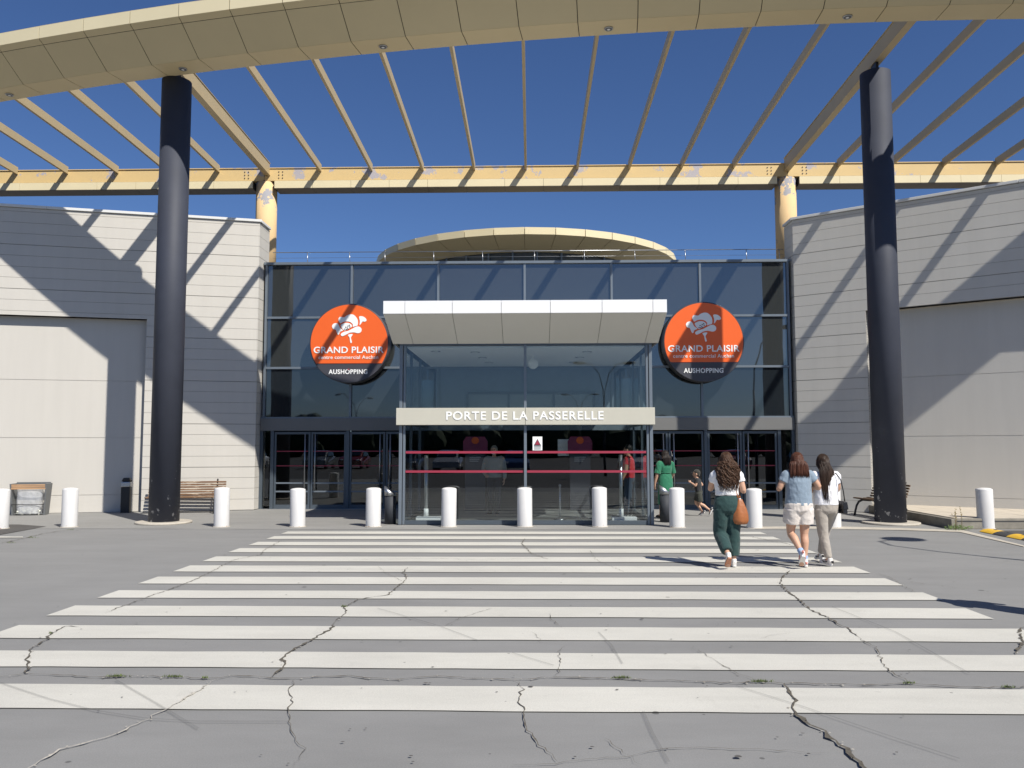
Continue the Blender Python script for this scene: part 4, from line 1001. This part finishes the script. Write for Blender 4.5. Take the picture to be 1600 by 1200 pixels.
def hair(root, hp, g, m, zend, w_sh, w_end, curly=0.0, n=300, depth=.11, seed=1, fringe=True, arc=115, k=1.0):
    """strands from the scalp down the back over a dense inner mass; hp maps head coords; z in head coords"""
    rr = random.Random(seed); b = MB()
    base = MB()
    base.ball(hp((0,-.018,.026)), (.079*g*k,.093*g*k,.093*g*k), 18)
    zz = [.03,-.04,-.12]+[ -.12+(zend+.12)*t for t in (.35,.7,.97)]
    def hull(t):       # 0 at head level .. 1 at the tips
        wv = .080+(w_sh-.080)*min(1,t/.35) if t < .35 else w_sh+(w_end-w_sh)*(t-.35)/.65
        dv = .085 if t < .1 else depth*(1-.35*t)
        return wv, dv
    pts, rs = [], []
    for z in zz:
        t = max(0, (z-.03)/(zend-.03)); wv, dv = hull(t)
        pts.append(hp((0,-.045-.055*t**.7-.02*(t>.2), z))); e = 1 if t < .5 else 1-(t-.5)*.9
        rs.append((wv*.74*g*e, dv*.40*g*e))
    base.tube(pts[:-1], rs[:-1], 18)
    me = remeshed(base, .008, 5, .007*g, 18, seed)
    for i in range(n):
        ph = radians(rr.uniform(-arc, arc)); el = rr.uniform(.10, 1.45)
        r0 = .083*k; path = [Vector((sin(ph)*cos(el)*r0, -cos(ph)*cos(el)*(r0+.014)-.012, .026+sin(el)*.099*k))]
        tend = rr.uniform(.88,1.0) if rr.random() < .5 else rr.uniform(.55,.95)
        u = sin(ph)*rr.uniform(.85,1.1); back = max(-.25, cos(ph)); lay = rr.uniform(.62,1.08)
        N = 14 if curly else 8; jx = rr.gauss(0,.006); jy = rr.gauss(0,.006)
        for q in range(1, N+1):
            t = tend*q/N; z = .03+(zend-.03)*t+(1-min(1,q/2))*.02
            wv, dv = hull(t); yy = -.045-.05*t**.7-.02*(t>.2)-back*dv*.62*lay*(1-.2*t)
            p = Vector((u*wv+jx*t, yy+jy*t, z))
            if q == 1: p = Vector((sin(ph)*.088*k, -cos(ph)*.102*k-.010, min(z, .0)))
            path.append(p)
        if curly:
            f = []; pha = rr.uniform(0,6.28); amp = rr.uniform(.010,.020)*curly; fq = rr.uniform(1.6,2.6)
            for q in range(len(path)-1):
                for s2 in range(4):
                    t = q+s2/4; p = path[q].lerp(path[q+1], s2/4); aa = pha+t*fq; e = min(1, t/2)
                    f.append(p+Vector((cos(aa)*amp*e, sin(aa)*amp*e*.8, sin(aa*1.3)*amp*.4)))
            path = f
        path = [hp(p) for p in path]
        rad = (rr.uniform(.006,.0095) if curly else rr.uniform(.0035,.006))*g; L_ = len(path)
        b.tube(path, [rad*(1 if j < L_*.7 else max(.12, (L_-1-j)/(L_*.3))) for j in range(L_)], 5)
    b.bm.normal_update()
    tmp = bpy.data.meshes.new('t'); b.bm.to_mesh(tmp); b.bm.free()
    bm2 = bmesh.new(); bm2.from_mesh(me); bm2.from_mesh(tmp)
    out = bpy.data.meshes.new('hair'); bm2.to_mesh(out); bm2.free()
    for p in out.polygons: p.use_smooth = True
    return mobj('hair', out, m, root)
def short_hair(root, hp, g, m, k=1.0, cap=None):
    b = MB(); b.ball(hp((0,-.020,.034)), (.080*g*k,.094*g*k,.092*g*k), 20)
    b.ball(hp((0,-.05,-.01)), (.070*g*k,.052*g*k,.07*g*k), 16)
    o = mobj('cap' if cap else 'hair', remeshed(b, .008, 3, .004*g, 40), m, root)
    if cap:
        b = MB(); b.tube([hp((0,.05,.045)), hp((0,.10,.040)), hp((0,.135,.030))], [(.055*g,.012*g),(.058*g,.008*g),(.040*g,.005*g)], 14, side=(1,0,0)); b.build('cap_peak', m, root)
def fabric(name, c, v=.05, bump=.35, bs=24): return mat(name, c, .85, v, 6, bump, bs, sheen=.2)
hair_m = lambda name, c: mat(name, c, .5, .55, 16, .2, 60, stretch=(4,4,.5), spec=.28)
SOLE_W = mat('sole_white', (.72,.70,.67), .6, .06, 12); SOLE_B = mat('sole_brown', (.50,.22,.12), .6, .12, 12)
SHOE_W = mat('sneaker_white', (.74,.71,.66), .55, .06, 12); SHOE_K = mat('sneaker_black', (.02,.02,.022), .5, .1, 12)
OFFW = fabric('white_cotton', (.78,.77,.76)); 
DN, FW, UPV = (0,0,-1), (0,1,0), (0,0,1)

# --- woman in white tee and dark green trousers
w1 = empty('person', (2.76,11.88,.008), 0, 'woman with long curly brown hair, white cropped tee and dark green trousers walking away', 'person')
A = {1:((.225,-.035,1.075),(.19,.17,1.13),(-.2,.9,.35),(-1,0,0),.9), -1:((-.205,.10,1.10),(-.10,.29,1.17),(.3,.9,.3),(0,.2,-1),1.0)}
Lg = {1:((.088,.035,.46),(.085,.03,.085),(.09,.20,.03)), -1:((-.088,.06,.47),(-.055,-.26,.19),(-.05,-.17,.03))}
hp,hc,_ = body(w1, 1.0, SKIN, A, Lg, ls=.88, headrot=(0,radians(4)))
tee(w1, 1.0, OFFW, 1.005, A, sleeve=.48, wide=.012, wr=.009, seed=1, hemw=(.150,.105))
trousers(w1, 1.0, fabric('dark_green_cloth', (.012,.045,.042)), 1.0, Lg, .108, .096, .078, frac=.80, wr=.008, seed=4, hip=(.186,.128))
hair(w1, hp, 1.0, hair_m('curly_brown_hair', (.060,.030,.016)), -.44, .150, .105, curly=1.0, n=260, depth=.15, seed=2, arc=125)
shoe(w1, Lg[1][1], Lg[1][2], 1.0, SHOE_W, SOLE_W); shoe(w1, Lg[-1][1], Lg[-1][2], 1.0, SHOE_W, SOLE_B)
# her bag
LEA = mat('tan_leather', (.34,.115,.035), .45, .2, 7, .3, 20)
bag = empty('handbag', (2.76+.165,11.88-.075,.008), 0, 'brown leather bucket bag hanging from the shoulder of the curly haired woman', 'handbag')
b = MB(); seg = 32; rows = []
for z, rx, ry in ((.605,.060,.035),(.615,.090,.055),(.66,.110,.068),(.74,.108,.064),(.82,.090,.052),(.89,.062,.036),(.94,.040,.022),(.955,.030,.015)):
    row = []
    for k in range(seg):
        a = 2*pi*k/seg; f = 1+.10*sin(a*5+z*6)*(z-.55)*2.2
        row.append(b.bm.verts.new((cos(a)*rx*f+.02*(.9-z), sin(a)*ry*f, z)))
    rows.append(row)
for r1, r2 in zip(rows, rows[1:]):
    for k in range(seg): b.bm.faces.new((r1[k], r1[(k+1)%seg], r2[(k+1)%seg], r2[k])).smooth = True
b.bm.faces.new(rows[0][::-1]); b.bm.faces.new(rows[-1]); b.build('pouch', LEA, bag)
b = MB(); b.tube([(-.02,0,.94),(-.055,-.01,1.05),(-.065,-.035,1.20),(-.055,-.02,1.31),(-.04,.07,1.36),(-.03,.15,1.27),(.0,.12,1.08),(.01,.02,.94)], [(.013,.004)]*8, 8); b.build('strap', LEA, bag)
b = MB(); b.tube([(-.03,0,.955),(.02,0,.955)], .012, 8); b.build('buckle', M['steel'], bag)

# --- woman in blue-grey tee and cream shorts
w2 = empty('person', (3.77,11.90,.008), radians(3), 'woman with straight reddish brown hair, blue grey tee and cream shorts walking away', 'person')
A = {1:((.285,-.02,1.125),(.13,.19,1.10),(-.7,.6,.1),(-.3,-.2,-1),.7), -1:((-.265,.01,1.105),(-.13,.23,1.14),(.3,.9,.3),(1,0,0),1.0)}
Lg = {1:((.080,.03,.46),(.072,.01,.085),(.09,.18,.03)), -1:((-.095,.08,.48),(-.05,-.22,.21),(-.03,-.13,.04))}
hp,hc,_ = body(w2, 1.0, SKIN, A, Lg, headrot=(0,radians(-6)))
tee(w2, 1.0, fabric('blue_grey_cotton', (.21,.27,.33)), .865, A, sleeve=.52, wide=.018, wr=.007, seed=7, hemw=(.172,.125))
trousers(w2, 1.0, fabric('cream_linen', (.66,.60,.54)), .885, Lg, .122, .118, .1, frac=.30, name='shorts', wr=.009, seed=9, hip=(.196,.142))
hair(w2, hp, 1.0, hair_m('auburn_hair', (.075,.028,.016)), -.245, .115, .125, n=420, depth=.11, seed=5)
SOCK = fabric('blue_sock', (.30,.42,.66))
for s_ in (1,-1):
    b = MB(); kn, an = Vector(Lg[s_][0]), Vector(Lg[s_][1]); limb(b, [an+Vector((0,0,-.01)), an.lerp(kn,.10), an.lerp(kn,.20)], [.040,.042,.043]); o = b.build('sock', SOCK, w2)
    shoe(w2, Lg[s_][1], Lg[s_][2], 1.0, mat('sneaker_lilac_white', (.72,.70,.72), .55, .06, 12), SOLE_W, mat('sneaker_coral_trim', (.62,.25,.2), .5, .1))

# --- woman in white tee and beige trousers
w3 = empty('person', (4.20,12.03,.008), radians(6), 'woman with very long dark hair, white tee and beige slim trousers walking away', 'person')
A = {1:((.205,.05,1.10),(.14,.25,1.15),(-.4,.8,.3),(-1,0,0),1.0), -1:((-.215,.03,1.08),(-.15,.22,1.05),(.1,.9,.1),(1,0,0),.6)}
Lg = {-1:((-.045,.03,.46),(.020,.0,.085),(-.02,.17,.03)), 1:((.085,.24,.47),(.085,.40,.11),(.09,.56,.03))}
hp,hc,_ = body(w3, .985, SKIN, A, Lg, ls=.80, headrot=(-.25,radians(18)), chest=(-.01,.0))
tee(w3, .985, fabric('bright_white_cotton', (.82,.81,.82)), .875, A, sleeve=.5, wide=.014, wr=.008, seed=14, hemw=(.165,.118), chest=(-.01,0))
trousers(w3, .985, fabric('beige_cloth', (.38,.34,.29)), .95, Lg, .098, .072, .050, frac=.90, wr=.006, seed=19, hip=(.172,.124))
hair(w3, hp, .985, hair_m('dark_brown_hair', (.032,.018,.011)), -.60, .120, .075, n=460, depth=.12, seed=15)
for s_ in (1,-1): shoe(w3, Lg[s_][1], Lg[s_][2], .985, SHOE_W, SOLE_W, SHOE_K)
hb = empty('handbag', (4.20+.215,12.0,.008), radians(12), 'small black shoulder bag on the right side of the woman with very long hair', 'handbag')
BL = mat('black_leather', (.012,.012,.013), .35, .2, 10, .2, 40)
b = MB(); b.prism([(-.035,-.085,.74),(.035,-.085,.74),(.022,-.08,.90),(-.022,-.08,.90)], (0,.17,0)); b.build('bag_body', BL, hb, .012)
b = MB(); b.prism([(-.04,-.09,.80),(.045,-.09,.80),(.03,-.085,.915),(-.03,-.085,.915)], (0,.18,0)); b.build('flap', BL, hb, .01)
b = MB(); b.tube([(0,-.07,.90),(-.03,-.09,1.05),(-.07,-.095,1.22),(-.105,-.03,1.315),(-.095,.07,1.26),(-.05,.12,1.05),(0,.07,.90)], [(.009,.004)]*7, 8); b.build('strap', BL, hb)

# --- woman in green dress at the doors
w4 = empty('person', (3.16,19.75,.004), radians(22), 'woman in green dress with dark hair standing between the vestibule and the doors', 'person')
A = {1:((.215,.02,1.06),(.20,.13,.86),(0,.3,-1),(-1,0,0),.5), -1:((-.225,.0,1.05),(-.25,.06,.83),(-.05,.2,-1),(1,0,0),.4)}
Lg = {1:((.085,.0,.46),(.085,-.03,.085),(.09,.13,.03)), -1:((-.085,.05,.46),(-.085,.10,.085),(-.09,.26,.03))}
hp,hc,_ = body(w4, 1.0, SKIN, A, Lg)
b = MB(); limb(b, [V(0,0,.34),V(0,0,.5),V(0,0,.75),V(0,0,.92),V(0,0,1.06),V(0,0,1.10),V(0,-.004,1.20),V(0,0,1.28),V(0,0,1.325),V(0,0,1.345)], [(.20,.17),(.19,.16),(.18,.14),(.175,.125),(.135,.10),(.142,.106),(.165,.115),(.165,.095),(.13,.07),(.07,.055)], 24)
for s_ in (1,-1):
    sh = V(s_*.162,-.005,1.293); el = Vector(A[s_][0]); limb(b, [V(s_*.08,0,1.29), sh, sh.lerp(el,.5), sh.lerp(el,.95)], [.055,.068,.068,.075], 16)
GR = fabric('green_dress_cloth', (.012,.14,.07)); mobj('dress', remeshed(b, .0085, 5, .011, 9, 3), GR, w4)
b = MB(); b.tube([(0,0,1.065),(0,0,1.095)], [(.146,.110)]*2, 28); b.build('belt', fabric('green_belt', (.010,.12,.06)), w4)
hair(w4, hp, 1.0, hair_m('black_hair', (.018,.013,.011)), -.25, .10, .07, n=220, seed=25)
for s_ in (1,-1): shoe(w4, Lg[s_][1], Lg[s_][2], 1.0, SHOE_K, SHOE_K)

# --- running child
w5 = empty('person', (4.10,20.6,.004), radians(80), 'small child in cap, black tee and dark shorts running towards the doors', 'person')
A = {1:((.19,-.13,1.10),(.16,.06,1.00),(0,1,.1),(-1,0,0),1.2), -1:((-.19,.10,1.08),(-.14,.26,1.18),(0,.8,.5),(1,0,0),1.2)}
Lg = {1:((.085,.10,.47),(.085,-.12,.14),(.085,-.02,.02)), -1:((-.085,-.05,.45),(-.085,-.38,.22),(-.085,-.36,.06))}
hp,hc,_ = body(w5, .69, SKIN, A, Lg, hs=1.28, chest=(0,.05))
tee(w5, .69, fabric('black_cotton', (.018,.018,.02)), .88, A, sleeve=.55, wide=.012, wr=.006, seed=31, chest=(0,.05))
trousers(w5, .69, fabric('olive_shorts', (.035,.038,.028)), .93, Lg, .115, .108, .1, frac=.42, name='shorts', wr=.006, seed=33, hip=(.178,.13))
short_hair(w5, hp, .69, fabric('dark_cap', (.03,.028,.022)), 1.28, cap=True)
for s_ in (1,-1): shoe(w5, Lg[s_][1], Lg[s_][2], .72, SHOE_K, SOLE_W, SOLE_W)

# --- man in red inside the vestibule
w6 = empty('person', (2.36,20.3,.012), radians(75), 'man in red polo shirt and jeans standing inside the right end of the vestibule', 'person')
A = {1:((.235,.0,1.04),(.24,.10,.80),(0,.2,-1),(-1,0,0),.6), -1:((-.235,.02,1.04),(-.24,.12,.81),(0,.2,-1),(1,0,0),.6)}
Lg = {1:((.09,.02,.46),(.09,.0,.085),(.10,.17,.03)), -1:((-.09,.03,.46),(-.10,.05,.085),(-.12,.22,.03))}
hp,hc,_ = body(w6, 1.08, SKIN2, A, Lg, male=True, ls=.82)
tee(w6, 1.08, fabric('red_polo', (.55,.02,.03)), .86, A, sleeve=.55, wide=.012, seed=41, male=True, name='polo_shirt')
trousers(w6, 1.08, fabric('blue_jeans', (.05,.07,.11)), .93, Lg, .092, .072, .062, frac=.97, seed=43)
short_hair(w6, hp, 1.08, hair_m('short_black_hair', (.012,.010,.009)))
for s_ in (1,-1): shoe(w6, Lg[s_][1], Lg[s_][2], 1.08, SHOE_K, SOLE_W)
# --- man in grey inside, facing out
w7 = empty('person', (-.93,20.9,.012), radians(168), 'man in grey shirt and face mask inside the vestibule left of the middle post', 'person')
A = {1:((.25,.02,1.06),(.16,.20,.93),(-.5,.8,-.2),(-.3,0,-1),.7), -1:((-.25,.0,1.06),(-.26,.08,.82),(0,.2,-1),(1,0,0),.5)}
hp,hc,_ = body(w7, 1.07, SKIN, A, Lg, male=True, ls=.82)
tee(w7, 1.07, fabric('grey_shirt_cloth', (.30,.30,.28)), .86, A, sleeve=1.9, wide=.012, seed=51, male=True)
trousers(w7, 1.07, fabric('dark_trousers', (.03,.032,.036)), .93, Lg, .092, .075, .065, frac=.97, seed=53)
short_hair(w7, hp, 1.07, hair_m('grey_hair', (.20,.19,.17)))
b = MB(); b.ball(hp((0,.058,-.05)), (.055,.045,.040), 16); b.build('face_mask', M['white'], w7)
for s_ in (1,-1): shoe(w7, Lg[s_][1], Lg[s_][2], 1.07, SHOE_K, SHOE_K)
# --- someone just beyond the right edge of the photograph; only the shadow is seen
w8 = copy_tree(w1); w8.location = (5.52,8.30,.008); w8.rotation_euler.z = radians(40)
w8['label'] = 'person just past the right edge whose long shadow falls across the crossing'
